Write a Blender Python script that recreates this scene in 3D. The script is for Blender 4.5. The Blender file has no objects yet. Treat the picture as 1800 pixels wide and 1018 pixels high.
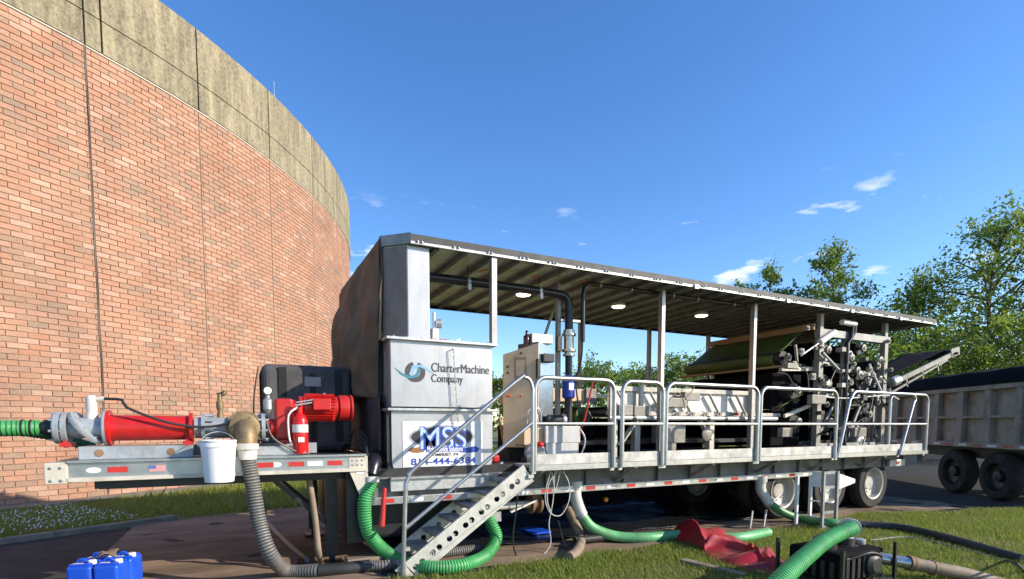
import bpy, math, random
import numpy as np
from mathutils import Vector, Matrix
random.seed(7); rng = np.random.default_rng(7)
PI = math.pi
sc = bpy.context.scene
COL = sc.collection

# ------------------------------------------------------------------ camera
CAM_H = 1.60; FPX = 943.1; CX, CY = 900.0, 812.5
YAW, PITCH = math.radians(26.732), math.radians(-3.997)
cd = bpy.data.cameras.new('camera'); cam = bpy.data.objects.new('camera', cd); COL.objects.link(cam)
cd.sensor_width = 36; cd.lens = FPX / 1800 * 36; cd.shift_y = (CY - 509) / 1800
cd.clip_start = .1; cd.clip_end = 2000
cam.location = (0, 0, CAM_H)
cam.rotation_euler = (PI / 2 + PITCH, 0, -YAW)
sc.camera = cam
sc.render.resolution_x, sc.render.resolution_y = 1024, 579

# ------------------------------------------------------------------ light
SUN_EL = math.radians(24.9); SUN_AZ = math.atan2(.77, -.64)       # compass-like: x = sin, y = cos
SUN_DIR = Vector((math.sin(SUN_AZ) * math.cos(SUN_EL), math.cos(SUN_AZ) * math.cos(SUN_EL), math.sin(SUN_EL)))
sl = bpy.data.lights.new('sun', 'SUN'); sl.energy = 4.4; sl.angle = math.radians(.55); sl.color = (1, .89, .74)
so = bpy.data.objects.new('sun', sl); COL.objects.link(so)
so.rotation_euler = SUN_DIR.to_track_quat('Z', 'Y').to_euler()
w = bpy.data.worlds.new('World'); sc.world = w; w.use_nodes = True
nt = w.node_tree; nt.nodes.clear()
def N(tree, typ, **kw):
    n = tree.nodes.new(typ)
    for k, v in kw.items():
        if k in n.inputs.keys(): n.inputs[k].default_value = v
        else: setattr(n, k, v)
    return n
sky = N(nt, 'ShaderNodeTexSky', sky_type='NISHITA', sun_disc=False, sun_elevation=SUN_EL, sun_rotation=SUN_AZ,
        altitude=300, air_density=1.0, dust_density=.35, ozone_density=3.0)
# small fair-weather clouds low over the horizon, all round
tc = N(nt, 'ShaderNodeTexCoord'); mp = N(nt, 'ShaderNodeMapping'); mp.inputs['Scale'].default_value = (1, 1, 3.4)
mp.inputs['Rotation'].default_value = (0, 0, .35)
no = N(nt, 'ShaderNodeTexNoise', Scale=7.5, Detail=7.0, Roughness=.58)
rp = N(nt, 'ShaderNodeValToRGB'); rp.color_ramp.elements[0].position = .60; rp.color_ramp.elements[1].position = .74
sx = N(nt, 'ShaderNodeSeparateXYZ')
band = N(nt, 'ShaderNodeValToRGB')
be = band.color_ramp.elements
be.new(.23); be.new(.31)
for k_, (p_, c_) in enumerate(((.17, 0), (.24, 1), (.31, 1), (.38, 0))):
    be[k_].position = p_; be[k_].color = (c_, c_, c_, 1)
mul = N(nt, 'ShaderNodeMath', operation='MULTIPLY')
mx = N(nt, 'ShaderNodeMix', data_type='RGBA')
mx.inputs[7].default_value = (6.0, 6.1, 6.4, 1)
hs = N(nt, 'ShaderNodeHueSaturation', Hue=.508, Saturation=1.22, Value=1.14)
bg = N(nt, 'ShaderNodeBackground', Strength=.15); wo = N(nt, 'ShaderNodeOutputWorld')
L = nt.links.new
L(tc.outputs['Generated'], mp.inputs['Vector']); L(mp.outputs[0], no.inputs['Vector']); L(no.outputs[0], rp.inputs[0])
L(tc.outputs['Generated'], sx.inputs[0]); L(sx.outputs['Z'], band.inputs[0])
L(rp.outputs[0], mul.inputs[0]); L(band.outputs[0], mul.inputs[1])
L(sky.outputs[0], hs.inputs['Color']); L(hs.outputs[0], mx.inputs[6]); L(mul.outputs[0], mx.inputs[0])
L(mx.outputs[2], bg.inputs['Color']); L(bg.outputs[0], wo.inputs['Surface'])
vs = sc.view_settings; vs.view_transform = 'Standard'; vs.look = 'None'; vs.gamma = 1; vs.use_curve_mapping = False
vs.exposure = .62
sc.cycles.max_bounces = 8

# ------------------------------------------------------------------ authoring helper: photo pixel -> world point on a plane
_F = Vector((math.sin(YAW) * math.cos(PITCH), math.cos(YAW) * math.cos(PITCH), math.sin(PITCH)))
_R = Vector((math.cos(YAW), -math.sin(YAW), 0)); _U = _R.cross(_F)
def at(x, y, Y=None, z=None, X=None):
    d = _F + _R * ((x - CX) / FPX) - _U * ((y - CY) / FPX)
    t = Y / d.y if Y is not None else ((z - CAM_H) / d.z if z is not None else X / d.x)
    return Vector((0, 0, CAM_H)) + d * t
def px(p):
    d = Vector(p) - Vector((0, 0, CAM_H)); wv = d.dot(_F)
    return CX + FPX * d.dot(_R) / wv, CY - FPX * d.dot(_U) / wv, wv

# ------------------------------------------------------------------ mesh builder
ORG = {}
class MB:
    def __init__(s): s.v = []; s.f = []
    def add(s, vs_, fs):
        b = len(s.v); s.v += [tuple(p) for p in vs_]; s.f += [tuple(i + b for i in q) for q in fs]; return s
    def box(s, x0, x1, y0, y1, z0, z1):
        return s.add([(x0,y0,z0),(x1,y0,z0),(x1,y1,z0),(x0,y1,z0),(x0,y0,z1),(x1,y0,z1),(x1,y1,z1),(x0,y1,z1)],
                     [(3,2,1,0),(4,5,6,7),(0,1,5,4),(1,2,6,5),(2,3,7,6),(3,0,4,7)])
    def bar(s, p, q, wd, ht, up=(0, 0, 1)):
        p, q, up = Vector(p), Vector(q), Vector(up); a = (q - p).normalized()
        r = a.cross(up)
        if r.length < 1e-4: r = a.cross(Vector((1, 0, 0)))
        r.normalize(); u = r.cross(a); r *= wd / 2; u *= ht / 2
        vs_ = [p-r-u, p+r-u, p+r+u, p-r+u, q-r-u, q+r-u, q+r+u, q-r+u]
        return s.add(vs_, [(0,1,2,3),(7,6,5,4),(1,0,4,5),(2,1,5,6),(3,2,6,7),(0,3,7,4)])
    def prism(s, poly, off):
        n = len(poly); off = Vector(off); poly = [Vector(p) for p in poly]
        return s.add(poly + [p + off for p in poly], [tuple(range(n))[::-1], tuple(range(n, 2*n))] + [(i, (i+1) % n, n+(i+1) % n, n+i) for i in range(n)])
    def tube(s, pts, r, n=10, cap=True):
        pts = [Vector(p) for p in pts]; m = len(pts)
        rs = r if isinstance(r, (list, tuple)) else [r] * m
        prev = None; base = len(s.v)
        for i, p in enumerate(pts):
            t = (pts[min(i+1, m-1)] - pts[max(i-1, 0)]).normalized()
            if prev is None:
                u = t.orthogonal().normalized()
            else:
                u = prev - t * prev.dot(t); u = u.normalized() if u.length > 1e-6 else t.orthogonal().normalized()
            prev = u; w_ = t.cross(u)
            for k in range(n):
                a = 2*PI*k/n; s.v.append(tuple(p + (u*math.cos(a) + w_*math.sin(a)) * rs[i]))
        for i in range(m-1):
            for k in range(n):
                a, b = base+i*n+k, base+i*n+(k+1) % n; s.f.append((a, b, b+n, a+n))
        if cap:
            s.f.append(tuple(base+k for k in range(n))[::-1]); s.f.append(tuple(base+(m-1)*n+k for k in range(n)))
        return s
    def cyl(s, p, q, r, r2=None, n=18): return s.tube([p, q], [r, r if r2 is None else r2], n)
    def lathe(s, prof, org, axis, n=24, caps=True):
        org, a = Vector(org), Vector(axis).normalized(); u = a.orthogonal().normalized(); w_ = a.cross(u); b = len(s.v)
        for r, h in prof:
            for k in range(n):
                t = 2*PI*k/n; s.v.append(tuple(org + a*h + (u*math.cos(t) + w_*math.sin(t)) * max(r, 1e-4)))
        for i in range(len(prof)-1):
            for k in range(n):
                x, y = b+i*n+k, b+i*n+(k+1) % n; s.f.append((x, y, y+n, x+n))
        if caps: s.f.append(tuple(b+k for k in range(n))[::-1]); s.f.append(tuple(b+(len(prof)-1)*n+k for k in range(n)))
        return s
    def grid(s, fn, nu, nv, thick=None):
        b = len(s.v)
        for i in range(nu+1):
            for j in range(nv+1): s.v.append(tuple(fn(i/nu, j/nv)))
        for i in range(nu):
            for j in range(nv):
                q = b+i*(nv+1)+j; s.f.append((q, q+1, q+nv+2, q+nv+1))
        return s
    def build(s, name, mat, parent=None, smooth=None, bevel=0, solid=0, kind=None):
        me = bpy.data.meshes.new(name)
        org = ORG.get(parent.name, Vector()) if parent else Vector()
        me.from_pydata([(x-org.x, y-org.y, z-org.z) for x, y, z in s.v], [], s.f)
        if mat: me.materials.append(mat)
        if smooth is not None:
            me.polygons.foreach_set('use_smooth', [True] * len(me.polygons)); me.set_sharp_from_angle(angle=math.radians(smooth))
        o = bpy.data.objects.new(name, me); COL.objects.link(o)
        if parent: o.parent = parent; ORG[o.name] = org
        else: ORG[o.name] = Vector()
        if solid:
            m = o.modifiers.new('solid', 'SOLIDIFY'); m.thickness = solid; m.offset = 0
        if bevel:
            m = o.modifiers.new('bevel', 'BEVEL'); m.width = bevel; m.segments = 2; m.limit_method = 'ANGLE'
        if kind: o['kind'] = kind
        return o
def bx(*a): return MB().box(*a)
def thing(name, label, cat, loc=(0, 0, 0), group=None):
    o = bpy.data.objects.new(name, None); COL.objects.link(o); o.location = loc; ORG[o.name] = Vector(loc)
    o.empty_display_size = .2
    o['label'] = label; o['category'] = cat
    if group: o['group'] = group
    return o
def tag(o, label, cat, group=None):
    o['label'] = label; o['category'] = cat
    if group: o['group'] = group
    return o
def struct(o): o['kind'] = 'structure'; return o
def spline(pts, step=.03):
    pts = [Vector(p) for p in pts]; q = [pts[0]*2 - pts[1]] + pts + [pts[-1]*2 - pts[-2]]; out = []
    for i in range(1, len(q)-2):
        n = max(2, int((q[i+1]-q[i]).length / step))
        for k in range(n):
            t = k/n; a, b, c, d = q[i-1], q[i], q[i+1], q[i+2]
            out.append(.5*((2*b) + (c-a)*t + (2*a-5*b+4*c-d)*t*t + (3*b-a-3*c+d)*t**3))
    out.append(pts[-1]); return out
def ribbed(pts, r, pitch=.022, depth=.007):
    p = spline(pts, pitch/2); return p, [r - (depth if i % 2 else 0) for i in range(len(p))]

def rib_hose(name, pts, r, mat, dark, parent, pitch=.027, depth=.006, n=20):
    base = spline(pts, pitch/3); m = MB(); m.tube(base, [r if i % 3 < 2 else r-depth for i in range(len(base))], n)
    o = m.build(name, mat, parent, smooth=24); o.data.materials.append(dark)
    for i in range(len(base)-1):
        if i % 3:
            for k in range(n): o.data.polygons[i*n+k].material_index = 1
    return o

# ------------------------------------------------------------------ materials
MATS = {}
def M(name, col, rough=.5, metal=0., var=.12, scale=6., bump=0., bscale=60., col2=None, spec=.5, stretch=None, emit=0, trans=0, dirt=0.):
    if name in MATS: return MATS[name]
    m = bpy.data.materials.new(name); m.use_nodes = True; t = m.node_tree; p = t.nodes['Principled BSDF']; l = t.links.new
    p.inputs['Roughness'].default_value = rough; p.inputs['Metallic'].default_value = metal
    p.inputs['Specular IOR Level'].default_value = spec
    tc_ = N(t, 'ShaderNodeTexCoord'); src = tc_.outputs['Object']
    if stretch:
        mp_ = N(t, 'ShaderNodeMapping'); mp_.inputs['Scale'].default_value = stretch; l(src, mp_.inputs[0]); src = mp_.outputs[0]
    n = N(t, 'ShaderNodeTexNoise', Scale=scale, Detail=6.0, Roughness=.6); l(src, n.inputs['Vector'])
    r = N(t, 'ShaderNodeValToRGB'); e = r.color_ramp.elements
    c2 = col2 if col2 else tuple(min(1, c*(1+var)) for c in col); c1 = col if col2 else tuple(c*(1-var) for c in col)
    e[0].position = .32; e[0].color = (*c1, 1); e[1].position = .68; e[1].color = (*c2, 1)
    l(n.outputs[0], r.inputs[0]); cout = r.outputs[0]
    if dirt:
        gp_ = N(t, 'ShaderNodeNewGeometry'); dm = N(t, 'ShaderNodeMapping'); dm.inputs['Scale'].default_value = (1, 1, .55); l(gp_.outputs['Position'], dm.inputs[0])
        dn_ = N(t, 'ShaderNodeTexNoise', Scale=4.5, Detail=10.0, Roughness=.72); l(dm.outputs[0], dn_.inputs['Vector'])
        dr = N(t, 'ShaderNodeMapRange'); dr.inputs[1].default_value = .47; dr.inputs[2].default_value = .70; dr.inputs[4].default_value = dirt; l(dn_.outputs[0], dr.inputs[0])
        dx = N(t, 'ShaderNodeMix', data_type='RGBA'); dx.inputs[7].default_value = (.115, .09, .062, 1); l(dr.outputs[0], dx.inputs[0]); l(cout, dx.inputs[6]); cout = dx.outputs[2]
    l(cout, p.inputs['Base Color'])
    mr = N(t, 'ShaderNodeMapRange'); mr.inputs[3].default_value = max(0, rough-.1); mr.inputs[4].default_value = min(1, rough+.12)
    n2 = N(t, 'ShaderNodeTexNoise', Scale=scale*2.7, Detail=4.0); l(src, n2.inputs['Vector']); l(n2.outputs[0], mr.inputs[0]); l(mr.outputs[0], p.inputs['Roughness'])
    if bump:
        n3 = N(t, 'ShaderNodeTexNoise', Scale=bscale, Detail=5.0); l(src, n3.inputs['Vector'])
        b = N(t, 'ShaderNodeBump', Strength=bump, Distance=.02); l(n3.outputs[0], b.inputs['Height']); l(b.outputs[0], p.inputs['Normal'])
    if emit:
        p.inputs['Emission Color'].default_value = (1, .86, .62, 1); p.inputs['Emission Strength'].default_value = emit
    if trans: p.inputs['Transmission Weight'].default_value = trans
    MATS[name] = m; return m
alum = M('aluminium', (.50, .50, .49), .36, .85, .1, 9, .05, 90, dirt=0.25)
galv = M('galvanised steel', (.50, .51, .50), .45, .6, .16, 14, .06, 60, dirt=0.4)
steel = M('brushed stainless steel', (.47, .47, .475), .42, .6, .06, 2.2, .04, 30, stretch=(1, 1, .25), dirt=0.22)
frame_paint = M('weathered grey frame paint', (.30, .30, .285), .55, .25, .22, 5, .06, 30, dirt=0.5)
stairm = M('cast aluminium stair', (.56, .55, .50), .5, .35, .1, 10, .1, 120, dirt=0.35)
dark_steel = M('dark oily steel', (.035, .034, .032), .5, .3, .35, 6, .1, 30)
black_paint = M('black paint', (.02, .02, .021), .4, 0, .3, 6)
black_pvc = M('black plastic pipe', (.012, .012, .014), .3, 0, .2, 5)
rubber = M('tyre rubber', (.014, .0135, .013), .8, 0, .3, 12, .2, 60, dirt=0.5)
redp = M('red machine paint', (.50, .013, .011), .36, 0, .14, 8, .03, 30, dirt=0.4)
red_ext = M('extinguisher red', (.66, .012, .012), .22, 0, .06, 6, dirt=0.12)
redtape = M('red reflective tape', (.50, .03, .025), .4, 0, .1, 12, dirt=0.3)
whitetape = M('white reflective tape', (.72, .71, .68), .4, 0, .08, 12)
white_pl = M('white plastic', (.80, .80, .81), .38, 0, .05, 5, dirt=0.15)
white_paint = M('white paint', (.76, .75, .72), .45, 0, .08, 6, dirt=0.15)
blue_pl = M('blue plastic', (.008, .085, .60), .33, 0, .14, 5, .04, 20, dirt=0.22)
blue_pipe = M('blue pipe collar', (.02, .05, .36), .35, 0, .1, 5)
green_hose = M('green ribbed hose', (.075, .44, .13), .42, 0, .22, 5, .03, 30, dirt=0.4)
green_flat = M('green smooth hose', (.12, .42, .16), .42, 0, .18, 4, .03, 30, dirt=0.45)
green_dark = M('green hose groove', (.03, .21, .055), .5, 0, .2, 5)
grey_dark = M('grey hose groove', (.075, .073, .068), .6, 0, .2, 5)
grey_hose = M('grey ribbed hose', (.20, .195, .18), .5, 0, .25, 6, .05, 40, dirt=0.6)
black_hose = M('black rubber hose', (.025, .025, .025), .55, 0, .3, 7)
tan_hose = M('muddy hose', (.24, .18, .12), .7, 0, .3, 6, .1, 40)
pvc_white = M('aged white pvc', (.62, .60, .54), .45, 0, .14, 5, dirt=0.5)
brass = M('weathered brass', (.25, .18, .095), .55, .5, .25, 14, .08, 40)
rust = M('rusty steel', (.22, .13, .075), .75, .2, .4, 9, .15, 40)
greycast = M('grey cast iron paint', (.33, .36, .38), .45, .15, .16, 9, .06, 40, dirt=0.4)
canvas = M('brown canvas', (.16, .10, .06), .88, 0, .28, 3, .25, 140)
black_canvas = M('black canvas', (.075, .07, .07), .82, 0, .35, 4, .25, 120)
black_web = M('black webbing', (.006, .006, .006), .7, 0, .2, 9)
belt_green = M('green press belt', (.075, .11, .02), .62, 0, .45, 2.2, .12, 90, stretch=(1, .3, 1))
wood = M('wood plank', (.36, .22, .11), .7, 0, .25, 6, .12, 40, stretch=(1, .15, 6))
woodgrey = M('weathered timber', (.26, .20, .14), .8, 0, .3, 6, .15, 40, stretch=(.2, 1, 4))
tanpaint = M('tan enclosure paint', (.60, .43, .27), .5, 0, .08, 4, .03, 30, dirt=0.25)
cab_side = M('mirror stainless side', (.55, .58, .62), .22, .9, .06, 3, .03, 15)
beige_paint = M('beige frame paint', (.55, .51, .42), .5, 0, .12, 7, .05, 40, dirt=0.5)
foil = M('foil faced roof insulation', (.55, .55, .51), .22, .5, .25, 2.5, .6, 7)
roofmet = M('roof sheet metal', (.36, .36, .345), .4, .45, .25, 4, .08, 20)
tyrewhite = M('painted wheel rim', (.46, .44, .40), .5, .1, .15, 9, dirt=0.6)
lampglass = M('lit lamp lens', (1, .95, .85), .3, emit=3.2)
amber = M('amber lens', (.75, .25, .01), .25)
redcloth = M('red vinyl tarp', (.33, .010, .018), .45, 0, .2, 3, .1, 30, dirt=0.25)
liner = M('black plastic liner', (.014, .015, .018), .28, 0, .3, 4, .3, 7)
fabric_ground = M('brown ground fabric', (.21, .145, .095), .9, 0, .45, 1.6, .35, 22, stretch=(.5, 1.8, 1))
asphalt = M('asphalt', (.030, .029, .028), .9, 0, .35, 3, .4, 90)
matt_black = M('matt black rubber and shade', (.006, .006, .0065), .9, 0, .3, 5, spec=.12)  # near-black; on the added press plates it stands in for inner shade
concrete = M('kerb concrete', (.21, .185, .145), .9, 0, .25, 4, .3, 40)
bark = M('bark', (.10, .075, .05), .9, 0, .3, 8, .4, 30)
dump_side = M('dull dump body', (.34, .295, .245), .6, .15, .2, 2.5, .08, 15, dirt=0.75)
inkblack = M('black print', (.03, .028, .03), .5); inkgrey = M('charcoal print', (.055, .05, .055), .5)
inkblue = M('blue print', (.02, .06, .36), .5); inkteal = M('teal print', (.03, .20, .26), .5); inksky = M('pale blue print', (.22, .42, .62), .5)
inkbrown = M('brown print', (.30, .13, .04), .5); inkwhite = M('white print', (.82, .82, .82), .5)
inkorange = M('orange marking paint', (.70, .13, .03), .5)
glass_dark = M('dark gauge glass', (.03, .03, .035), .1)

def islandmat(name, cols, rough, sss=0, objrand=False, trans=0, bump=0, patch=None):
    m = bpy.data.materials.new(name); m.use_nodes = True; t = m.node_tree; p = t.nodes['Principled BSDF']; l = t.links.new
    g = N(t, 'ShaderNodeNewGeometry'); val = g.outputs['Random Per Island']
    if objrand:
        oi = N(t, 'ShaderNodeObjectInfo'); a = N(t, 'ShaderNodeMath', operation='ADD'); l(val, a.inputs[0]); l(oi.outputs['Random'], a.inputs[1])
        fr = N(t, 'ShaderNodeMath', operation='FRACT'); l(a.outputs[0], fr.inputs[0]); val = fr.outputs[0]
    r = N(t, 'ShaderNodeValToRGB'); e = r.color_ramp.elements
    while len(e) < len(cols): e.new(.5)
    for i, c in enumerate(cols): e[i].position = i/(len(cols)-1); e[i].color = (*c, 1)
    l(val, r.inputs[0]); colr = r.outputs[0]
    if objrand:
        tc_ = N(t, 'ShaderNodeTexCoord'); n = N(t, 'ShaderNodeTexNoise', Scale=1.1, Detail=5.0)
        ge = N(t, 'ShaderNodeNewGeometry'); l(ge.outputs['Position'], n.inputs['Vector'])
        n2 = N(t, 'ShaderNodeTexNoise', Scale=26., Detail=4.0); l(ge.outputs['Position'], n2.inputs['Vector'])
        ad = N(t, 'ShaderNodeMath', operation='ADD'); l(n.outputs[0], ad.inputs[0]); l(n2.outputs[0], ad.inputs[1])
        mr = N(t, 'ShaderNodeMapRange'); mr.inputs[1].default_value = .66; mr.inputs[2].default_value = 1.34; mr.inputs[3].default_value = .72; mr.inputs[4].default_value = 1.08
        l(ad.outputs[0], mr.inputs[0])
        mm = N(t, 'ShaderNodeMix', data_type='RGBA', blend_type='MULTIPLY'); mm.inputs[0].default_value = 1
        l(colr, mm.inputs[6]); l(mr.outputs[0], mm.inputs[7]); colr = mm.outputs[2]
        b = N(t, 'ShaderNodeBump', Strength=.25, Distance=.01); l(n2.outputs[0], b.inputs['Height']); l(b.outputs[0], p.inputs['Normal'])
    if patch:
        gq = N(t, 'ShaderNodeNewGeometry'); pn_ = N(t, 'ShaderNodeTexNoise', Scale=1.3, Detail=6.0, Roughness=.65); l(gq.outputs['Position'], pn_.inputs['Vector'])
        pr = N(t, 'ShaderNodeMapRange'); pr.inputs[1].default_value = .50; pr.inputs[2].default_value = .68; pr.inputs[4].default_value = .75; l(pn_.outputs[0], pr.inputs[0])
        px_ = N(t, 'ShaderNodeMix', data_type='RGBA'); px_.inputs[7].default_value = (*patch, 1); l(pr.outputs[0], px_.inputs[0]); l(colr, px_.inputs[6]); colr = px_.outputs[2]
    l(colr, p.inputs['Base Color']); p.inputs['Roughness'].default_value = rough
    if trans:
        tr = N(t, 'ShaderNodeBsdfTranslucent'); l(colr, tr.inputs['Color'])
        ms = N(t, 'ShaderNodeMixShader'); ms.inputs[0].default_value = trans
        l(p.outputs[0], ms.inputs[1]); l(tr.outputs[0], ms.inputs[2]); l(ms.outputs[0], t.nodes['Material Output'].inputs['Surface'])
    return m
brickm = islandmat('fired brick', [(.44,.225,.14), (.41,.23,.145), (.45,.24,.15), (.37,.225,.15), (.46,.25,.165), (.42,.205,.125), (.44,.26,.175), (.39,.225,.15), (.31,.215,.15), (.43,.235,.15), (.50,.32,.23), (.41,.225,.145), (.44,.235,.15)], .85, objrand=True)
grassm = islandmat('grass blades', [(.19,.27,.03), (.26,.33,.045), (.34,.35,.07), (.15,.23,.03), (.29,.33,.06)], .6, trans=.5, patch=(.30,.27,.10))
leafm = islandmat('leaves mid green', [(.14,.22,.028), (.17,.26,.038), (.23,.31,.055), (.11,.18,.026)], .45, trans=.55)
leafy = islandmat('leaves yellow green', [(.17,.26,.025), (.23,.31,.035), (.13,.21,.025), (.27,.34,.05)], .5, trans=.55)
leafd = islandmat('leaves dark green', [(.06,.09,.018), (.08,.115,.025), (.10,.13,.03)], .5, trans=.3)

# concrete fascia of the tank: lichen-dark with pale streaks
def fascia_mat():
    m = bpy.data.materials.new('stained precast concrete'); m.use_nodes = True; t = m.node_tree; p = t.nodes['Principled BSDF']; l = t.links.new
    tc_ = N(t, 'ShaderNodeTexCoord'); ge = tc_.outputs['Object']
    mp_ = N(t, 'ShaderNodeMapping'); mp_.inputs['Scale'].default_value = (1.8, 1.8, .22); l(ge, mp_.inputs[0])
    a = N(t, 'ShaderNodeTexNoise', Scale=2.6, Detail=8.0, Roughness=.65); l(mp_.outputs[0], a.inputs['Vector'])
    b = N(t, 'ShaderNodeTexNoise', Scale=14., Detail=8.0, Roughness=.7); l(ge, b.inputs['Vector'])
    ad = N(t, 'ShaderNodeMath', operation='ADD'); l(a.outputs[0], ad.inputs[0])
    sc_ = N(t, 'ShaderNodeMath', operation='MULTIPLY'); sc_.inputs[1].default_value = .9; l(b.outputs[0], sc_.inputs[0]); l(sc_.outputs[0], ad.inputs[1])
    r = N(t, 'ShaderNodeValToRGB'); e = r.color_ramp.elements
    cols = [(.64, (.085,.072,.045)), (.84, (.18,.155,.10)), (1.0, (.28,.24,.155)), (1.24, (.42,.35,.22))]
    while len(e) < 4: e.new(.5)
    for q, (pos, c) in zip(e, cols): q.position = pos/1.6; q.color = (*c, 1)
    dv = N(t, 'ShaderNodeMath', operation='DIVIDE'); dv.inputs[1].default_value = 1.6; l(ad.outputs[0], dv.inputs[0]); l(dv.outputs[0], r.inputs[0])
    l(r.outputs[0], p.inputs['Base Color']); p.inputs['Roughness'].default_value = .95
    bu = N(t, 'ShaderNodeBump', Strength=.5, Distance=.03); l(b.outputs[0], bu.inputs['Height']); l(bu.outputs[0], p.inputs['Normal'])
    return m
fasciam = fascia_mat()
mortar = M('sand mortar', (.37, .26, .175), .95, 0, .15, 2, .2, 60)
groundm = M('rough grass ground', (.11, .14, .03), .95, 0, .3, .6, .3, 8, col2=(.18, .165, .06))

# ------------------------------------------------------------------ ground
def sheet(name, poly, z, mat, kind='structure'):
    o = MB().add([(x, y, z) for x, y in poly], [tuple(range(len(poly)))]).build(name, mat); o['kind'] = kind; return o
sheet('ground', [(-300, -300), (300, -300), (300, 300), (-300, 300)], 0, groundm)
TC = Vector((-14.15, 30, 0)); TR = 19.28
def ring(a, r, z=0): return Vector((TC.x + r*math.cos(a), TC.y + r*math.sin(a), z))
KR = 23.45
arc = [math.radians(a) for a in range(-128, -40, 4)]
poly = [tuple(ring(a, KR-.15)[:2]) for a in arc]
sheet('asphalt_pavement', [(-26, 3.0), (1.0, 4.2), (2.2, 5.3), (16, 5.3), (16, 10.0), (3, 10.2), (-1.3, 10.15)] + [tuple(ring(a, KR)[:2]) for a in arc[::-1] if ring(a, KR).x < -1.6 and ring(a, KR).x > -26], .004, asphalt)
# yard behind the trailer and to the right
sheet('yard_pavement', [(9.2, 5.6), (12.5, 4.2), (30, 3.0), (60, 20), (16, 20), (16, 9), (9.2, 9)], .008, M('shade darkened yard asphalt', (.017, .0165, .017), .9, 0, .35, 2, .4, 70))  # darker than the other asphalt: shade over the yard put into the colour
m = MB()
ka = [math.radians(a) for a in range(-100, -54, 2)]
for a, b in zip(ka[:-1], ka[1:]):
    p = [ring(a, KR-.06), ring(b, KR-.06), ring(b, KR+.06), ring(a, KR+.06)]
    m.add([(*q[:2], 0) for q in p] + [(*q[:2], .085) for q in p], [(4,5,6,7), (0,1,5,4), (1,2,6,5), (2,3,7,6), (3,0,4,7)])
struct(m.build('kerb', concrete, bevel=.015))
m = MB()
wa = [math.radians(a) for a in range(-110, 0, 3)]
for a, b in zip(wa[:-1], wa[1:]):
    p = [ring(a, TR-.2), ring(b, TR-.2), ring(b, TR+.62), ring(a, TR+.62)]
    m.add([(*q[:2], 0) for q in p] + [(*q[:2], .05) for q in p], [(4,5,6,7), (2,3,7,6), (0,1,5,4)])
struct(m.build('tank_apron', concrete))

# wrinkled ground fabric under the trailer
def fab(u, v):
    x = -1.55 + u*14.2; y = 5.38 + v*(5.0 + .22*min(max(x+1.5, 0), 4)) + .12*math.sin(x*1.3)*(1-v*.6) - (.25*max(0, x-6))*(.15)
    z = .012 + .012*math.sin(x*7 + 2*math.sin(y*3)) * math.sin(y*5 + x) + .012*math.sin(x*2.3+y*1.7)**2
    return x, y, z
tag(MB().grid(fab, 160, 60).build('ground_fabric', fabric_ground, smooth=60), 'wrinkled brown woven fabric sheet spread on the ground under the trailer', 'ground sheet')
def lin(u, v):
    x = 1.4 + u*9.6; y = 6.15 + v*2.55
    z = .045 + .012*math.sin(x*5+y*3) + (max(0, v-.82)/.18)**1.2*.72 + .01*math.sin(x*11+v*4)
    return x, y, z
tag(MB().grid(lin, 90, 40).build('plastic_liner', liner, smooth=60, solid=.004), 'black plastic liner lying under the trailer and turned up behind it', 'liner')

# ------------------------------------------------------------------ brick tank
tank = thing('storage_tank', 'tall round brick tank with stained concrete rim', 'tank', (TC.x, TC.y, 0))
ZB, ZM, ZT = 9.49, 10.17, 11.46
m = MB(); n = 120
for k in range(n):
    a, b = 2*PI*k/n, 2*PI*(k+1)/n
    m.add([ring(a, TR-.012, 0), ring(b, TR-.012, 0), ring(b, TR-.012, ZB), ring(a, TR-.012, ZB)], [(0,1,2,3)])
m.build('mortar_wall', mortar, tank, smooth=30)
CH, BL = .112, .335
BW = BL / TR
def brick_verts(a, z, wdt, ht, out):
    c = ring(a, TR + out, z); t_ = Vector((-math.sin(a), math.cos(a), 0)); nrm = Vector((math.cos(a), math.sin(a), 0))
    e = .004
    f = [c - t_*(wdt/2-e) + Vector((0,0,e)), c + t_*(wdt/2-e) + Vector((0,0,e)), c + t_*(wdt/2-e) + Vector((0,0,ht-e)), c - t_*(wdt/2-e) + Vector((0,0,ht-e))]
    bk = [c - nrm*.03 - t_*wdt/2, c - nrm*.03 + t_*wdt/2, c - nrm*.03 + t_*wdt/2 + Vector((0,0,ht)), c - nrm*.03 - t_*wdt/2 + Vector((0,0,ht))]
    return f + bk, [(0,1,2,3), (1,0,4,5), (2,1,5,6), (3,2,6,7), (0,3,7,4)]
joints = [math.radians(-53.46 + 7.6*k) for k in range(-3, 5)]
cand = []; rows = int((ZB-.06)/CH)
for r_ in range(rows):
    z = .05 + r_*CH
    a0 = math.radians(-84)
    for k in range(int(math.radians(82)/BW)):
        a = a0 + (k + .5*(r_ % 2))*BW
        wd = BL - .013
        for j in joints:                                     # bricks are cut at the expansion joints
            dlt = (a-j)*TR
            if abs(dlt) < BL/2:
                wd = -1
                for s_ in (-1, 1):
                    half = BL/2 + s_*dlt
                    if half > .05: cand.append((j + s_*(half/2+.005)/TR, z, half-.016, CH-.009))
        if wd > 0: cand.append((a, z, wd, CH-.009))
vis = []
for i, (a, z, wd, ht) in enumerate(cand):
    x, y, wv = px(ring(a, TR, z))
    if 2 < x < 420 and 480 < y < 880 and wd > .3: vis.append((wv, i))
vis.sort(); single = {i for _, i in vis[:300]}
vs0, fs0 = [], []
base = bpy.data.meshes.new('brick')
bw, bh = BL-.010, CH-.009
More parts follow.
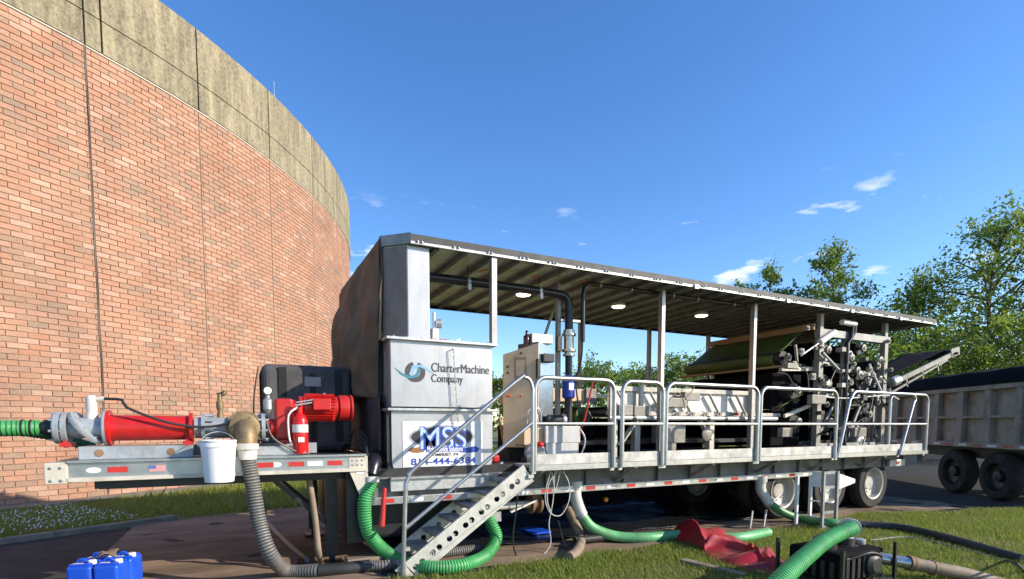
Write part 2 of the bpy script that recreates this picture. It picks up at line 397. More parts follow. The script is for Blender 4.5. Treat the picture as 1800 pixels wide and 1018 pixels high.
base.from_pydata([(0,-bw/2+.004,.004), (0,bw/2-.004,.004), (0,bw/2-.004,bh-.004), (0,-bw/2+.004,bh-.004), (-.03,-bw/2,0), (-.03,bw/2,0), (-.03,bw/2,bh), (-.03,-bw/2,bh)],
                 [], [(0,1,2,3), (1,0,4,5), (2,1,5,6), (3,2,6,7), (0,3,7,4)])
base.materials.append(brickm)
m = MB()
for i, (a, z, wd, ht) in enumerate(cand):
    out = .001 + .006*random.random()
    if i in single:
        o = bpy.data.objects.new('brick', base); COL.objects.link(o); o.parent = tank
        o.location = ring(a, TR+out, z) - TC; o.rotation_euler = (0, 0, a)
    else:
        v, f = brick_verts(a, z, wd, ht, out); m.add(v, f)
m.build('brick_courses', brickm, tank, kind='stuff')
# precast rim: panels in two tiers, recessed joints
pan = math.radians(7.6); jo = .02/TR
for k in range(-4, 8):
    a0 = math.radians(-53.46) + k*pan
    for z0, z1, out in ((ZB+.015, ZM-.012, .03), (ZM+.012, ZT, .03)):
        if k == 0:
            segs = [(a0+jo, a0+math.radians(.95)-jo), (a0+math.radians(.95)+jo, a0+pan-jo)]
        else: segs = [(a0+jo, a0+pan-jo)]
        for s0, s1 in segs:
            m = MB(); ns = max(2, int(8*(s1-s0)/pan))
            for q in range(ns):
                a, b = s0+(s1-s0)*q/ns, s0+(s1-s0)*(q+1)/ns
                m.add([ring(a, TR+out, z0), ring(b, TR+out, z0), ring(b, TR+out, z1), ring(a, TR+out, z1), ring(a, TR-.3, z1), ring(b, TR-.3, z1), ring(a, TR-.02, z0), ring(b, TR-.02, z0)],
                      [(0,1,2,3), (3,2,5,4), (1,0,6,7)] + ([(3,4,6,0)] if q == 0 else []) + ([(1,7,5,2)] if q == ns-1 else []))
            m.build('rim_panel', fasciam, tank, smooth=20)
m = MB()
for k in range(n):
    a, b = 2*PI*k/n, 2*PI*(k+1)/n
    m.add([ring(a, TR-.02, ZB), ring(b, TR-.02, ZB), ring(b, TR-.02, ZT-.05), ring(a, TR-.02, ZT-.05)], [(0,1,2,3)])
m.build('rim_core', M('dark joint', (.06,.05,.035), .95), tank, smooth=30)
m = MB()
for k in range(n):
    a, b = 2*PI*k/n, 2*PI*(k+1)/n
    m.add([ring(a, TR+.012, ZB-.02), ring(b, TR+.012, ZB-.02), ring(b, TR+.012, ZB+.012), ring(a, TR+.012, ZB+.012)], [(0,1,2,3)])
m.build('pale_sealant_strip', M('pale sealant', (.6,.55,.47), .8), tank)
m = MB()
for j in joints[2:7]: m.add([ring(j-.0004, TR-.003, .05), ring(j+.0004, TR-.003, .05), ring(j+.0004, TR-.003, ZB-.02), ring(j-.0004, TR-.003, ZB-.02)], [(0,1,2,3)])
m.build('expansion_joint', M('joint filler', (.20,.16,.12), .9), tank)
wob = [0, .02, -.01, .015, -.012, .01, -.015, 0]
ja = math.radians(-53.46)
pts = [ring(ja + (wob[i % 8]*.6+.0)/TR, TR+.045, .1 + i*.9) for i in range(13)]
MB().tube(spline(pts, .25), .009, 6).build('conduit', M('weathered conduit', (.10,.085,.07), .7), tank, smooth=40)
MB().cyl(ring(math.radians(-37), TR-.05, ZT), ring(math.radians(-37), TR-.05, ZT+.5), .012, n=6).build('antenna', galv, tank)

# ------------------------------------------------------------------ trailer chassis
YT, YB, DZ = 5.90, 8.50, 1.12
trailer = thing('flatbed_trailer', 'long drop deck trailer with raised front neck and red white reflective tape', 'trailer', (1.2, YT, 0))
T = trailer
# main deck and beams
bx(1.25, 12.1, YT+.02, YB, 1.02, DZ-.004).build('deck', dark_steel, T)
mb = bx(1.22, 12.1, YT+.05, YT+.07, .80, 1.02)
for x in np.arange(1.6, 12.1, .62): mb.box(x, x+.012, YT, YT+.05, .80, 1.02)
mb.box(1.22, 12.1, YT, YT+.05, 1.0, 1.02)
mb.build('main_beam', M('shaded beam paint', (.17,.17,.16), .6, .2, .25, 5, .06, 30, dirt=.5), T)  # darker than the frame paint: shade under the walkway put into the colour
bx(1.22, 12.1, YB-.07, YB, .72, 1.02).build('rear_beam', dark_steel, T)
sr = bx(1.22, 9.0, YT-.012, YT+.05, .715, .80).build('lower_rail', alum, T, bevel=.006)
for i, x in enumerate(np.arange(1.35, 9.0, .34)):
    bx(x, x+.145, YT-.0155, YT-.0125, .735, .782).build('reflector', redtape if i % 2 == 0 else whitetape, sr)
for x in np.arange(2.2, 12, 1.2): bx(x, x+.09, YT+.1, YB-.1, .78, .98).build('cross_member', dark_steel, T)
bx(1.3, 12, 6.55, 6.67, .62, 1.0).build('frame_rail', dark_steel, T); bx(1.3, 12, 7.8, 7.92, .62, 1.0).build('frame_rail', dark_steel, T)
bx(1.45, 2.75, YT-.05, YT+.02, .86, 1.02).build('hopper_bearer', galv, T, bevel=.006)
bx(1.45, 2.75, YT-.09, YT-.05, 1.0, 1.02).build('bearer_lip', alum, T)
# gooseneck
nx0, nx1 = -1.36, 1.2
nr = bx(nx0, nx1, YT, YT+.06, 1.125, 1.265).build('neck_rail', alum, T, bevel=.006)
bx(nx0, nx1, YT-.03, YT+.1, 1.265, 1.285).build('neck_rail_cap', alum, nr)
bx(nx0, nx1, YT-.025, YT+.0, 1.10, 1.135).build('neck_rail_lip', beige_paint, nr)
for (x, mt) in ((-1.08, redtape), (-.27, redtape), (.13, redtape), (.42, redtape), (.80, redtape), (.60, whitetape)):
    bx(x, x+.15, YT-.004, YT-.0005, 1.172, 1.222).build('reflector', mt, nr)
f_ = bx(-.77, -.64, YT-.004, YT-.0005, 1.168, 1.225).build('flag_sticker', M('flag stripes', (.62,.30,.30), .5), nr)
bx(-.77, -.715, YT-.006, YT-.0041, 1.195, 1.225).build('flag_canton', M('flag blue', (.10,.14,.42), .5), nr)
for x in (-1.18, .30):
    MB().prism([(x+.055*math.cos(t), YT-.0035, 1.197+.026*math.sin(t)) for t in np.linspace(0, 2*PI, 20, endpoint=False)], (0, .003, 0)).build('oval_badge', whitetape, nr)
bo = bx(-1.52, nx0, YT-.02, YB-.1, 1.085, 1.27).build('front_bolster', beige_paint, T, bevel=.008)
for z in (1.12, 1.23):
    for x in (-1.47, -1.40): MB().lathe([(.012, 0), (.012, .012), (.0, .016)], (x, YT-.02, z), (0, -1, 0), 8).build('bolt', galv, bo)
bx(-1.2, 1.15, 6.15, 8.2, 1.0, 1.09).build('neck_frame', black_paint, T)
bx(-1.2, .2, YT+.1, YT+.22, 1.02, 1.10).build('neck_under_beam', black_paint, T)
bx(nx0, nx1, YT+.1, YB-.1, 1.255, 1.275).build('neck_deck', dark_steel, T)
bx(nx0, nx1, YB-.06, YB, 1.1, 1.27).build('neck_rail', frame_paint, T)
g = [(1.02, YT-.006, 1.262), (1.215, YT-.006, 1.262), (1.215, YT-.006, .72), (1.17, YT-.006, .72), (1.02, YT-.006, 1.10)]
gp = MB().prism(g, (0, .012, 0)).build('gusset_plate', beige_paint, T)
for x in (1.06, 1.11, 1.16):
    for z in (1.17, 1.22): MB().lathe([(.011, 0), (.011, .008)], (x, YT-.006, z), (0, -1, 0), 8).build('bolt', galv, gp)
bx(1.09, 1.17, YT-.0095, YT-.0065, 1.07, 1.10).build('sticker', whitetape, gp)
for y in (6.25, 8.0):
    lg = bx(.82, .94, y, y+.12, .12, 1.02).build('landing_leg', black_paint, T)
    bx(.85, .91, y+.03, y+.09, .04, .14).build('inner_leg', dark_steel, lg); bx(.76, 1.0, y-.05, y+.17, .02, .05).build('foot', dark_steel, lg)
    MB().bar((.3, y+.06, 1.0), (.82, y+.06, .5), .05, .05).build('brace', black_paint, T)
bx(1.0, 1.2, 6.0, 8.4, .3, 1.1).build('drop_web', black_paint, T)
bx(1.2, 2.4, 6.3, 8.2, .25, .72).build('under_tank', black_paint, T, bevel=.05)
# wheels
def wheel(cx, cy, r=.49):
    wh = MB().lathe([(.30, -.13), (.44, -.13), (.475, -.10), (r, -.05), (r, .05), (.475, .10), (.44, .13), (.30, .13)], (cx, cy, r), (0, 1, 0), 32, False).build('wheel', rubber, T, smooth=35)
    MB().lathe([(.295, -.128), (.305, -.142), (.28, -.13), (.26, -.03), (.13, .0), (.12, -.05), (.0, -.05)], (cx, cy, r), (0, 1, 0), 28, False).build('rim', tyrewhite, wh, smooth=30)
    for k in range(8):
        a = 2*PI*k/8; MB().lathe([(.014, 0), (.014, -.03)], (cx+.17*math.cos(a), cy-.0, r+.17*math.sin(a)), (0, 1, 0), 6).build('wheel_nut', galv, wh)
for cx in (8.12, 9.40, 10.70):
    for cy in (6.10, 6.42, 8.0, 8.3): wheel(cx, cy)
    MB().cyl((cx, 6.2, .49), (cx, 8.3, .49), .07).build('axle', dark_steel, T)
bx(9.9, 11.3, YT-.02, YT+.3, 1.0, 1.03).build('mudguard', frame_paint, T)
MB().lathe([(.04, 0), (.04, .02), (.03, .035)], tuple(at(1064, 878, Y=6.5)), (0, -1, 0), 14).build('marker_lamp', amber, T)
bx(11.0, 11.5, YT-.05, YT+.02, .80, .93).build('tail_bracket', galv, T, bevel=.01)
bx(11.2, 11.3, YT-.054, YT-.051, .85, .89).build('reflector', redtape, T)

# valve train hanging below the deck
v_ = thing('drain_valve', 'rusty drain pipe with flanged valve slung under the deck by the stairs', 'valve', (3.0, 6.1, .55))
MB().cyl((2.55, 6.15, .56), (3.35, 6.15, .56), .05).build('pipe', pvc_white, v_, smooth=40)
MB().lathe([(.13, 0), (.13, .03), (.09, .03), (.09, .12), (.13, .12), (.13, .15)], (3.35, 6.15, .56), (1, 0, 0)).build('flange', rust, v_, smooth=30)
MB().bar((3.0, 6.0, .5), (3.4, 6.05, .62), .04, .02).build('lever', pvc_white, v_)
MB().box(3.36, 3.48, 6.08, 6.22, .56, 1.02).build('riser', rust, v_); MB().box(2.70, 2.86, 5.97, 5.98, .40, .52).build('tag_plate', galv, v_)
MB().bar((2.5, 6.15, .56), (2.5, 6.15, 1.02), .03, .03).build('hanger', galv, v_)

# ------------------------------------------------------------------ walkway, guard rails
YW = 5.50
wk = thing('walkway_platform', 'narrow steel walkway folded out along the near side of the trailer', 'walkway', (3.0, YW, 1.05))
for x in np.arange(3.02, 11.5, 1.06): bx(x, min(x+1.05, 11.55), YW+.02, YT+.05, DZ-.03, DZ).build('grating', galv, wk)
bx(3.0, 11.56, YW, YW+.02, 1.055, DZ).build('edge_angle', alum, wk)
for x in np.arange(3.2, 11.5, 1.4): MB().bar((x, YW+.03, 1.06), (x, YT+.03, .84), .04, .05).build('bracket', frame_paint, wk)
def guard(x0, x1, label, lean0=0., lean1=0., y=YW-.02, zt=2.15, z0=1.06, toe=True):
    g_ = thing('guard_rail', label, 'guard rail', (x0, y, z0), 'guard rails along the walkway')
    r = .028; R = .14
    def X(x, z, l): return x + l*(z-z0)/(zt-z0)
    pts = [(x0, y, z0), (X(x0, zt-R, lean0), y, zt-R)]
    for k in range(1, 6): a = PI - k*PI/12*1.0; pts.append((X(x0, zt, lean0)+R + R*math.cos(a), y, zt-R+R*math.sin(a)))
    pts += [(X(x0, zt, lean0)+R, y, zt), (X(x1, zt, lean1)-R, y, zt)]
    for k in range(1, 6): a = PI/2 - k*PI/12; pts.append((X(x1, zt, lean1)-R + R*math.cos(a), y, zt-R+R*math.sin(a)))
    pts += [(X(x1, zt-R, lean1), y, zt-R), (x1, y, z0)]
    MB().tube(pts, r, 12).build('rail_frame', alum, g_, smooth=50)
    zm = 1.61
    MB().cyl((X(x0, zm, lean0)+.02, y, zm), (X(x1, zm, lean1)-.02, y, zm), .021, n=12).build('mid_rail', alum, g_, smooth=50)
    if toe: bx(x0+.01, x1-.01, y+.022, y+.03, 1.125, 1.25).build('toe_board', M('scuffed toe board', (.50,.49,.46), .45, .4, .3, 5, .05, 30, dirt=0.4), g_)
    for x in (x0, x1): bx(x-.03, x+.03, y+.026, y+.04, 1.02, 1.16).build('post_bracket', galv, g_)
    return g_
guard(3.06, 4.20, 'bent tube guard rail nearest the stair, in front of the tan cabinet')
guard(4.33, 5.00, 'narrow bent tube guard rail, second from the stair')
guard(5.06, 6.83, 'wide bent tube guard rail in front of the rollers, third from the stair')
guard(6.89, 8.70, 'wide bent tube guard rail, fourth from the stair, next to the leaning one')
guard(8.78, 10.58, 'bent tube guard rail leaning to the right in front of the press', lean0=.30, lean1=.42)
guard(10.30, 11.52, 'bent tube guard rail at the rear end of the walkway', y=YW+.03)

# ------------------------------------------------------------------ stair
st = thing('access_stair', 'cast aluminium stair with holed stringers and tube handrail up to the walkway', 'stair', (1.5, YW, 0))
S0, S1 = Vector((1.50, 0, .02)), Vector((2.93, 0, 1.02)); sd = (S1-S0).normalized(); sn = Vector((-sd.z, 0, sd.x)); SL = (S1-S0).length
def holed(y, th):
    m = MB(); W = .112; cells = 14; cl = (SL-.12)/cells; hr = .034; nseg = 16
    def pt(a, b, yy): q = S0 + sd*a + sn*b; return (q.x, yy, max(q.z, .0))
    for c in range(cells):
        a0, a1 = .06+c*cl, .06+(c+1)*cl; mid = (a0+a1)/2
        if c % 2 == 0: mid += .014
        else: mid -= .014
        ang = [2*PI*k/nseg + PI/nseg for k in range(nseg)]
        for yy, flip in ((y, False), (y+th, True)):
            inn = [pt(mid+hr*math.cos(t), hr*math.sin(t), yy) for t in ang]; outp = []
            for t in ang:
                dx, dy = math.cos(t), math.sin(t); k1 = ((a1-mid) if dx > 0 else (mid-a0))/max(abs(dx), 1e-6); k2 = W/max(abs(dy), 1e-6); k_ = min(k1, k2)
                outp.append(pt(mid+dx*k_, dy*k_, yy))
            fs = [(k, (k+1) % nseg, nseg+(k+1) % nseg, nseg+k) for k in range(nseg)]
            m.add(inn + outp, [f[::-1] for f in fs] if flip else fs)
            # corner triangles
            for sa, sb in ((a1, W), (a0, W), (a0, -W), (a1, -W)):
                near = sorted(range(nseg), key=lambda k: (Vector(outp[k])-Vector(pt(sa, sb, yy))).length)[:2]
                m.add([outp[near[0]], outp[near[1]], pt(sa, sb, yy)], [(0, 1, 2)])
        hole = [pt(mid+hr*math.cos(t), hr*math.sin(t), y) for t in ang] + [pt(mid+hr*math.cos(t), hr*math.sin(t), y+th) for t in ang]
        m.add(hole, [(k, nseg+k, nseg+(k+1) % nseg, (k+1) % nseg) for k in range(nseg)])
    for a0, a1 in ((-.06, .06), (SL-.06, SL+.04)):
        p = [pt(a0, -W, y), pt(a1, -W, y), pt(a1, W, y), pt(a0, W, y)]; m.prism(p, (0, th, 0))
    for b in (-W, W): m.prism([pt(-.06, b-.006, y-.012), pt(SL+.04, b-.006, y-.012), pt(SL+.04, b+.006, y-.012), pt(-.06, b+.006, y-.012)], (0, .024+th, 0))
    return m
holed(YW-.04, .012).build('stringer', stairm, st); holed(YW+.52, .012).build('stringer', stairm, st)
for k in range(7):
    c = S0 + sd*(.10 + k*(SL-.13)/6.6) + sn*.062
    bx(c.x-.10, c.x+.11, YW-.028, YW+.52, c.z-.035, c.z).build('tread', M('ribbed tread', (.30,.295,.28), .6, .4, .2, 12, .3, 70), st, bevel=.004)
hy = YW-.07
b0 = Vector((1.46, hy, 0)); t0 = Vector((1.52, hy, 1.06)); t1 = Vector((2.80, hy, 2.10))
pts = [b0, (1.50, hy, .9)] + [t0 + Vector((.0, 0, .0)), t0 + (t1-t0)*.06, t1 - (t1-t0)*.05, t1 + Vector((.08, 0, .025)), (2.955, hy, 2.08), (3.0, hy, 1.95), (3.0, hy, 1.0)]
MB().tube(spline(pts[:2] + [Vector((1.51, hy, 1.0)), Vector((1.56, hy, 1.10)), Vector((1.62, hy, 1.16))] + [t1 - Vector((.04, 0, .03)), Vector((2.89, hy, 2.135)), Vector((2.96, hy, 2.11)), Vector((2.995, hy, 2.02)), Vector((3.0, hy, 1.9)), Vector((3.0, hy, 1.05))], .05), .023, 12).build('hand_rail', alum, st, smooth=50)
MB().cyl((1.49, hy, .52), (2.99, hy, 1.62), .021, n=12).build('mid_rail', alum, st, smooth=50)
for p in ((1.49, .3), (2.97, 1.0)): bx(p[0]-.02, p[0]+.05, hy, YW-.03, p[1]-.02, p[1]+.02).build('rail_clamp', galv, st)

# ------------------------------------------------------------------ feed hopper
HX0, HX1, HY = 1.47, 2.74, 5.93
hop = thing('feed_hopper', 'grey stainless feed hopper with printed logo and white sign, under the canopy front', 'hopper', (2.1, HY, 1.02))
uh = bx(HX0+.02, HX1-.02, HY, 8.3, 1.80, 2.54).build('upper_box', steel, hop, bevel=.006)
def lowp(y):
    r = .16; p = [(HX0+.02, y, 1.76), (HX0+.02, y, 1.03+r)]
    p += [(HX0+.02+r-r*math.cos(a), y, 1.03+r-r*math.sin(a)) for a in (PI/8, PI/4, 3*PI/8, PI/2)]
    p += [(HX1-.02-r+r*math.sin(a), y, 1.03+r-r*math.cos(a)) for a in (0, PI/8, PI/4, 3*PI/8, PI/2)]
    return p + [(HX1-.02, y, 1.76)]
lo = MB().prism(lowp(HY), (0, 2.3, 0)).build('lower_box', steel, hop, smooth=30)
for z in (1.755, 2.535): bx(HX0-.03, HX1+.03, HY-.05, 8.35, z, z+.03).build('flange', galv, hop, bevel=.004)
for x in np.arange(HX0+.05, HX1, .16): MB().lathe([(.009, 0), (.009, .014)], (x, HY-.03, 2.565), (0, 0, 1), 6).build('bolt', galv, hop)
bx(HX0-.03, HX0+.03, HY+.02, HY+.1, 1.03, 1.75).build('corner_post', dark_steel, hop)
def text(s, x0, x1, z0, z1, y, mat, parent, off=0., shear=0.):
    cu = bpy.data.curves.new('txt', 'FONT'); cu.body = s; cu.offset = off; cu.shear = shear; cu.fill_mode = 'BOTH'; cu.extrude = .0
    ob = bpy.data.objects.new('txt', cu); COL.objects.link(ob)
    me = bpy.data.meshes.new_from_object(ob.evaluated_get(bpy.context.evaluated_depsgraph_get()))
    bpy.data.objects.remove(ob); bpy.data.curves.remove(cu)
    co = np.empty(len(me.vertices)*3); me.vertices.foreach_get('co', co); co = co.reshape(-1, 3)
    lo_, hi = co.min(0), co.max(0); sx_ = (x1-x0)/(hi[0]-lo_[0]); sz = (z1-z0)/(hi[1]-lo_[1]); org = ORG[parent.name]
    new = np.stack([x0+(co[:,0]-lo_[0])*sx_-org.x, np.full(len(co), y-org.y), z0+(co[:,1]-lo_[1])*sz-org.z], 1)
    me.vertices.foreach_set('co', new.ravel()); me.materials.clear(); me.materials.append(mat); me.update()
    o = bpy.data.objects.new('lettering', me); COL.objects.link(o); o.parent = parent; ORG[o.name] = org
    return o
FY = HY-.0025
def hp(x, y): p = at(x, y, Y=FY); return p.x, p.z
def ptxt(s, xa, xb, ya, yb, mat, parent, y=FY, off=0., shear=0.):
    a, b, c = at(xa, yb, Y=FY), at(xb, ya, Y=FY), at(xa, ya, Y=FY); return text(s, a.x, b.x, a.z, c.z, y, mat, parent, off, shear)
for k_ in range(3):                                        # heavy strokes: the same line printed with a small side step
    ptxt('CharterMachine', 758+.45*k_, 859+.45*k_, 637.5, 653.5, inkgrey, uh, y=FY-.0003*k_)
    ptxt('Company', 758+.45*k_, 813+.45*k_, 657.5, 676, inkgrey, uh, y=FY-.0003*k_)
def flat(name, pts, mat, parent, y=FY):
    return MB().prism([(x, y, z) for x, z in pts], (0, .0018, 0)).build(name, mat, parent)
cx_, cz_ = hp(729, 654); rr = .112
def arcp(c, r, a0, a1, n=24): return [(c[0]+r*math.cos(math.radians(a0+(a1-a0)*k/n)), c[1]+r*math.sin(math.radians(a0+(a1-a0)*k/n))) for k in range(n+1)]
flat('logo_swirl', arcp((cx_, cz_), rr, 100, 285) + arcp((cx_+.005, cz_), rr*.50, 285, 100), inkgrey, uh)
flat('logo_swirl', arcp((cx_+.012, cz_), rr, 75, -100) + arcp((cx_+.008, cz_), rr*.50, -100, 75), inkgrey, uh, FY-.0004)
flat('logo_swoosh', [(cx_-.235, cz_+.045), (cx_-.16, cz_-.035), (cx_-.07, cz_-.075), (cx_+.03, cz_-.06), (cx_+.075, cz_+.03), (cx_+.04, cz_+.05), (cx_+.02, cz_-.015), (cx_-.04, cz_-.05), (cx_-.14, cz_-.02)], inkteal, uh, FY-.001)
flat('logo_swoosh', [(cx_+.24, cz_-.02), (cx_+.15, cz_+.055), (cx_+.07, cz_+.085), (cx_-.03, cz_+.07), (cx_-.065, cz_-.03), (cx_-.03, cz_-.05), (cx_-.01, cz_+.02), (cx_+.05, cz_+.06), (cx_+.14, cz_+.03)], inksky, uh, FY-.0012)
a, b = at(708, 822, Y=FY), at(848, 741, Y=FY)
sg = bx(a.x, b.x, HY-.006, HY-.0005, a.z, b.z).build('sign_panel', white_paint, hop, bevel=.004)
SY = HY-.0075
def sp(x, y): p = at(x, y, Y=FY); return p.x, p.z
ex, ez = sp(778, 768)
flat('sign_ellipse', [(ex+.40*math.cos(t), ez+.135*math.sin(t)) for t in np.linspace(0, 2*PI, 40, endpoint=False)], M('sign grey', (.35,.36,.40), .5), sg, SY)
flat('sign_ellipse', [(ex+.375*math.cos(t), ez+.115*math.sin(t)) for t in np.linspace(0, 2*PI, 40, endpoint=False)], inkblack, sg, SY-.0006)
for x0, x1, mt, dy in ((716, 748, inkbrown, -.0012), (800, 843, inkblue, -.0012)):
    xa, za = sp(x0, 792); xb, _ = sp(x1, 792)
    flat('sign_splash', [(xa, za), (xa+(xb-xa)*.25, za+.035), (xa+(xb-xa)*.5, za+.03), (xa+(xb-xa)*.8, za+.05), (xb, za+.02), (xb-(xb-xa)*.1, za-.02), (xa+(xb-xa)*.6, za-.03), (xa+(xb-xa)*.3, za-.025)], mt, sg, SY+dy)
ptxt('MSS', 738, 820, 749, 792, inkblue, sg, SY-.0018, .05)
ptxt('MSS', 739, 819, 750, 790, M('sign letter fill', (.42,.55,.75), .5), sg, SY-.0024, .0)
xa, za = sp(749, 795); xb, zb = sp(814, 784)
flat('sign_band', [(xa, za), (xb, za), (xb, zb), (xa, zb)], inkblue, sg, SY-.0026)
ptxt('Mobile Solids Solutions', 751, 813, 785, 794.5, inkwhite, sg, SY-.0032, .02)
ptxt('SOMERSET, PA', 757, 806, 797, 803, inkblack, sg, SY-.0018, .02)
ptxt('814-444-6384', 722, 836, 806, 818, inkblue, sg, SY-.0018, .02)
# chain on the hopper
chain = thing('hanging_chain', 'thin steel chain hanging from a hook on the hopper front', 'chain', tuple(at(800, 735, Y=HY-.04)))
p0 = at(797, 617, Y=HY-.05); p1 = at(805, 742, Y=HY-.05)
for k in range(24):
    c = p0.lerp(p1, k/23); r_ = .017; pts = []
    for q in range(9):
        t = 2*PI*q/8
        pts.append((c.x + (.010*math.cos(t) if k % 2 else .0), c.y + (0 if k % 2 else .010*math.cos(t)), c.z + .024*math.sin(t)))
    MB().tube(pts, .0034, 5, cap=False).build('chain_link', galv, chain)
MB().tube([p0+Vector((0,.05,.02)), p0+Vector((0,-.0,.03)), p0+Vector((0,-.01,.0))], .006, 6).build('hook', galv, chain)

# tower above the hopper, with chamfered corner
tw = thing('vent_tower', 'tall grey sheet metal housing with chamfered corner standing on the hopper', 'housing', (1.7, 5.94, 2.565))
tx = 1.95
MB().prism([(1.70, 5.945, 2.566), (tx, 5.945, 2.566), (tx, 6.7, 2.566), (1.47, 6.7, 2.566), (1.47, 6.175, 2.566)], (0, 0, 1.03)).build('shell', steel, tw, bevel=.004)
MB().prism([(1.692, 5.950, 2.59), (1.478, 6.164, 2.59), (1.478, 6.164, 3.57), (1.692, 5.950, 3.57)], (-.0025, -.0025, 0)).build('chamfer_tint', M('stained reflection brown', (.25, .18, .15), .5, .2, .2, 3, .04, 30, dirt=.4), tw)  # thin skin: wall reflection and shade put into its brown, plus dirt
gau = thing('pressure_gauge', 'small grey gauge and valve beside the tall grey housing under the canopy', 'gauge', tuple(at(765, 592, Y=6.3)))
q = at(763, 560, Y=6.3)
MB().cyl((q.x, 6.3, 2.56), (q.x, 6.3, 2.95), .02).build('stem', galv, gau); bx(q.x-.04, q.x+.04, 6.25, 6.35, 2.62, 2.76).build('valve_body', galv, gau, bevel=.01)
MB().lathe([(.05, 0), (.055, .02), (.055, .06), (.03, .07)], (q.x+.03, 6.3, 2.82), (1, -.4, 0), 18).build('gauge_head', galv, gau, smooth=30)
toolb = thing('tool_tray', 'small angled steel tray with red cap lying on top of the hopper', 'tray', tuple(at(785, 593, Y=6.4)))
q = at(785, 590, Y=6.4)
MB().prism([(q.x-.10, 6.3, 2.566), (q.x+.14, 6.3, 2.566), (q.x+.15, 6.3, 2.67)], (0, .25, 0)).build('tray', galv, toolb); bx(q.x-.12, q.x-.04, 6.28, 6.4, 2.57, 2.64).build('cap', redp, toolb)

# brown tarpaulin over the front end
def tarp(u, v):
    y = 6.14 + u*2.78; z = 3.71 - v*(1.86 - .12*math.sin(u*5))
    bulge = math.sin(min(1, v*1.15)*PI*.62)
    x = 1.45 - .30*bulge*math.sin(min(1, u*1.02)*PI)**.8 - .04*v
    x += (.045*math.sin(u*23 + 3*v + 2*math.sin(v*4)) + .05*math.sin(u*11 - 5*v) + .022*math.sin(u*41+v*9) + .05*abs(math.sin(u*7+v*6)) + .05*abs(math.sin(u*15-v*2.5+.8*math.sin(v*5)))) * min(1, v*1.6)
    y += .02*math.sin(v*14+u*9)*v
    if v < .02: x = 1.47
    return x, y, z
tp_ = thing('front_tarpaulin', 'loose brown canvas tarpaulin hanging over the front end of the canopy', 'tarpaulin', (1.4, 6.3, 1.85))
MB().grid(tarp, 90, 60).build('front_drape', canvas, tp_, smooth=80, solid=.006)
def tarps(u, v):
    z = 3.69 - v*1.80; x = 1.44 - .05*v + u*.06; y = 6.15 - .03*v + .03*u + .012*math.sin(v*9+u*3)
    return x, y, z
MB().grid(tarps, 4, 30).build('side_hem', black_web, tp_, smooth=80, solid=.006)
MB().grid(lambda u, v: (1.40 + .015*math.sin(u*21+v*3), 6.12+u*2.2, 1.95 - v*.72), 40, 10).build('shade_sheet', black_canvas, tp_, smooth=80, solid=.006)  # added black sheet standing in for shade on the hopper side

# ------------------------------------------------------------------ canopy
cp = thing('roof_canopy', 'long flat metal canopy on posts over the trailer machinery', 'canopy', (1.5, 5.9, 3.58))
RX0, RX1, RN, RF, RZ = 1.72, 12.42, 5.90, 8.92, 3.62
xs = [RX0] + list(np.arange(RX0+.32, RX1-.1, .345)) + [RX1]
for i, (x0, x1) in enumerate(zip(xs[:-1], xs[1:])):
    mt = foil if x0 < 4.6 else roofmet
    bx(x0+.002, x1-.002, RN+.02, RF-.02, RZ, RZ+.03).build('roof_panel', mt, cp)
    if i: bx(x0-.025, x0+.025, RN+.04, RF-.04, RZ-.05, RZ-.003).build('roof_rib', M('roof rib steel', (.14,.14,.135), .5, .4, .25, 6), cp)
MB().prism([(RX0-.003, RN+.02, RZ), (RX0-.003, RF-.02, RZ), (1.46, RF-.02, RZ), (1.46, 6.20, RZ)], (0, 0, .03)).build('roof_panel', foil, cp)
bx(RX0, RX1, RN, RN+.016, RZ-.035, RZ+.075).build('near_fascia', M('dark roof edge', (.05,.05,.05), .6, .1, .25, 6), cp)
bx(RX0, RX1, RN-.022, RN-.001, RZ-.04, RZ-.008).build('fascia_angle', galv, cp, bevel=.004)
bx(RX0, RX1, RF-.016, RF, RZ-.05, RZ+.06).build('far_fascia', dark_steel, cp)
bx(RX1, RX1+.016, RN, RF, RZ-.04, RZ+.07).build('rear_fascia', frame_paint, cp)
MB().prism([(RX0, RN-.02, RZ-.035), (RX0, RN, RZ-.035), (1.465, 6.17, RZ-.035), (1.445, 6.16, RZ-.035)], (0, 0, .115)).build('corner_fascia', frame_paint, cp)
for x in np.arange(RX0+.08, RX1, .42):
    for d_ in (0, .055, .10)[:random.choice((2, 3))]:
        MB().lathe([(.014, 0), (.015, .014), (.005, .021)], (x+d_+random.uniform(-.01, .01), RN-.022, RZ-.012), (0, -.8, .4), 7).build('fascia_bolt', alum, cp)
for x in (5.9, 7.9, 9.6, 11.1): bx(x, x+.07, RN-.05, RN-.02, RZ-.06, RZ-.005).build('tarp_hook', alum, cp)
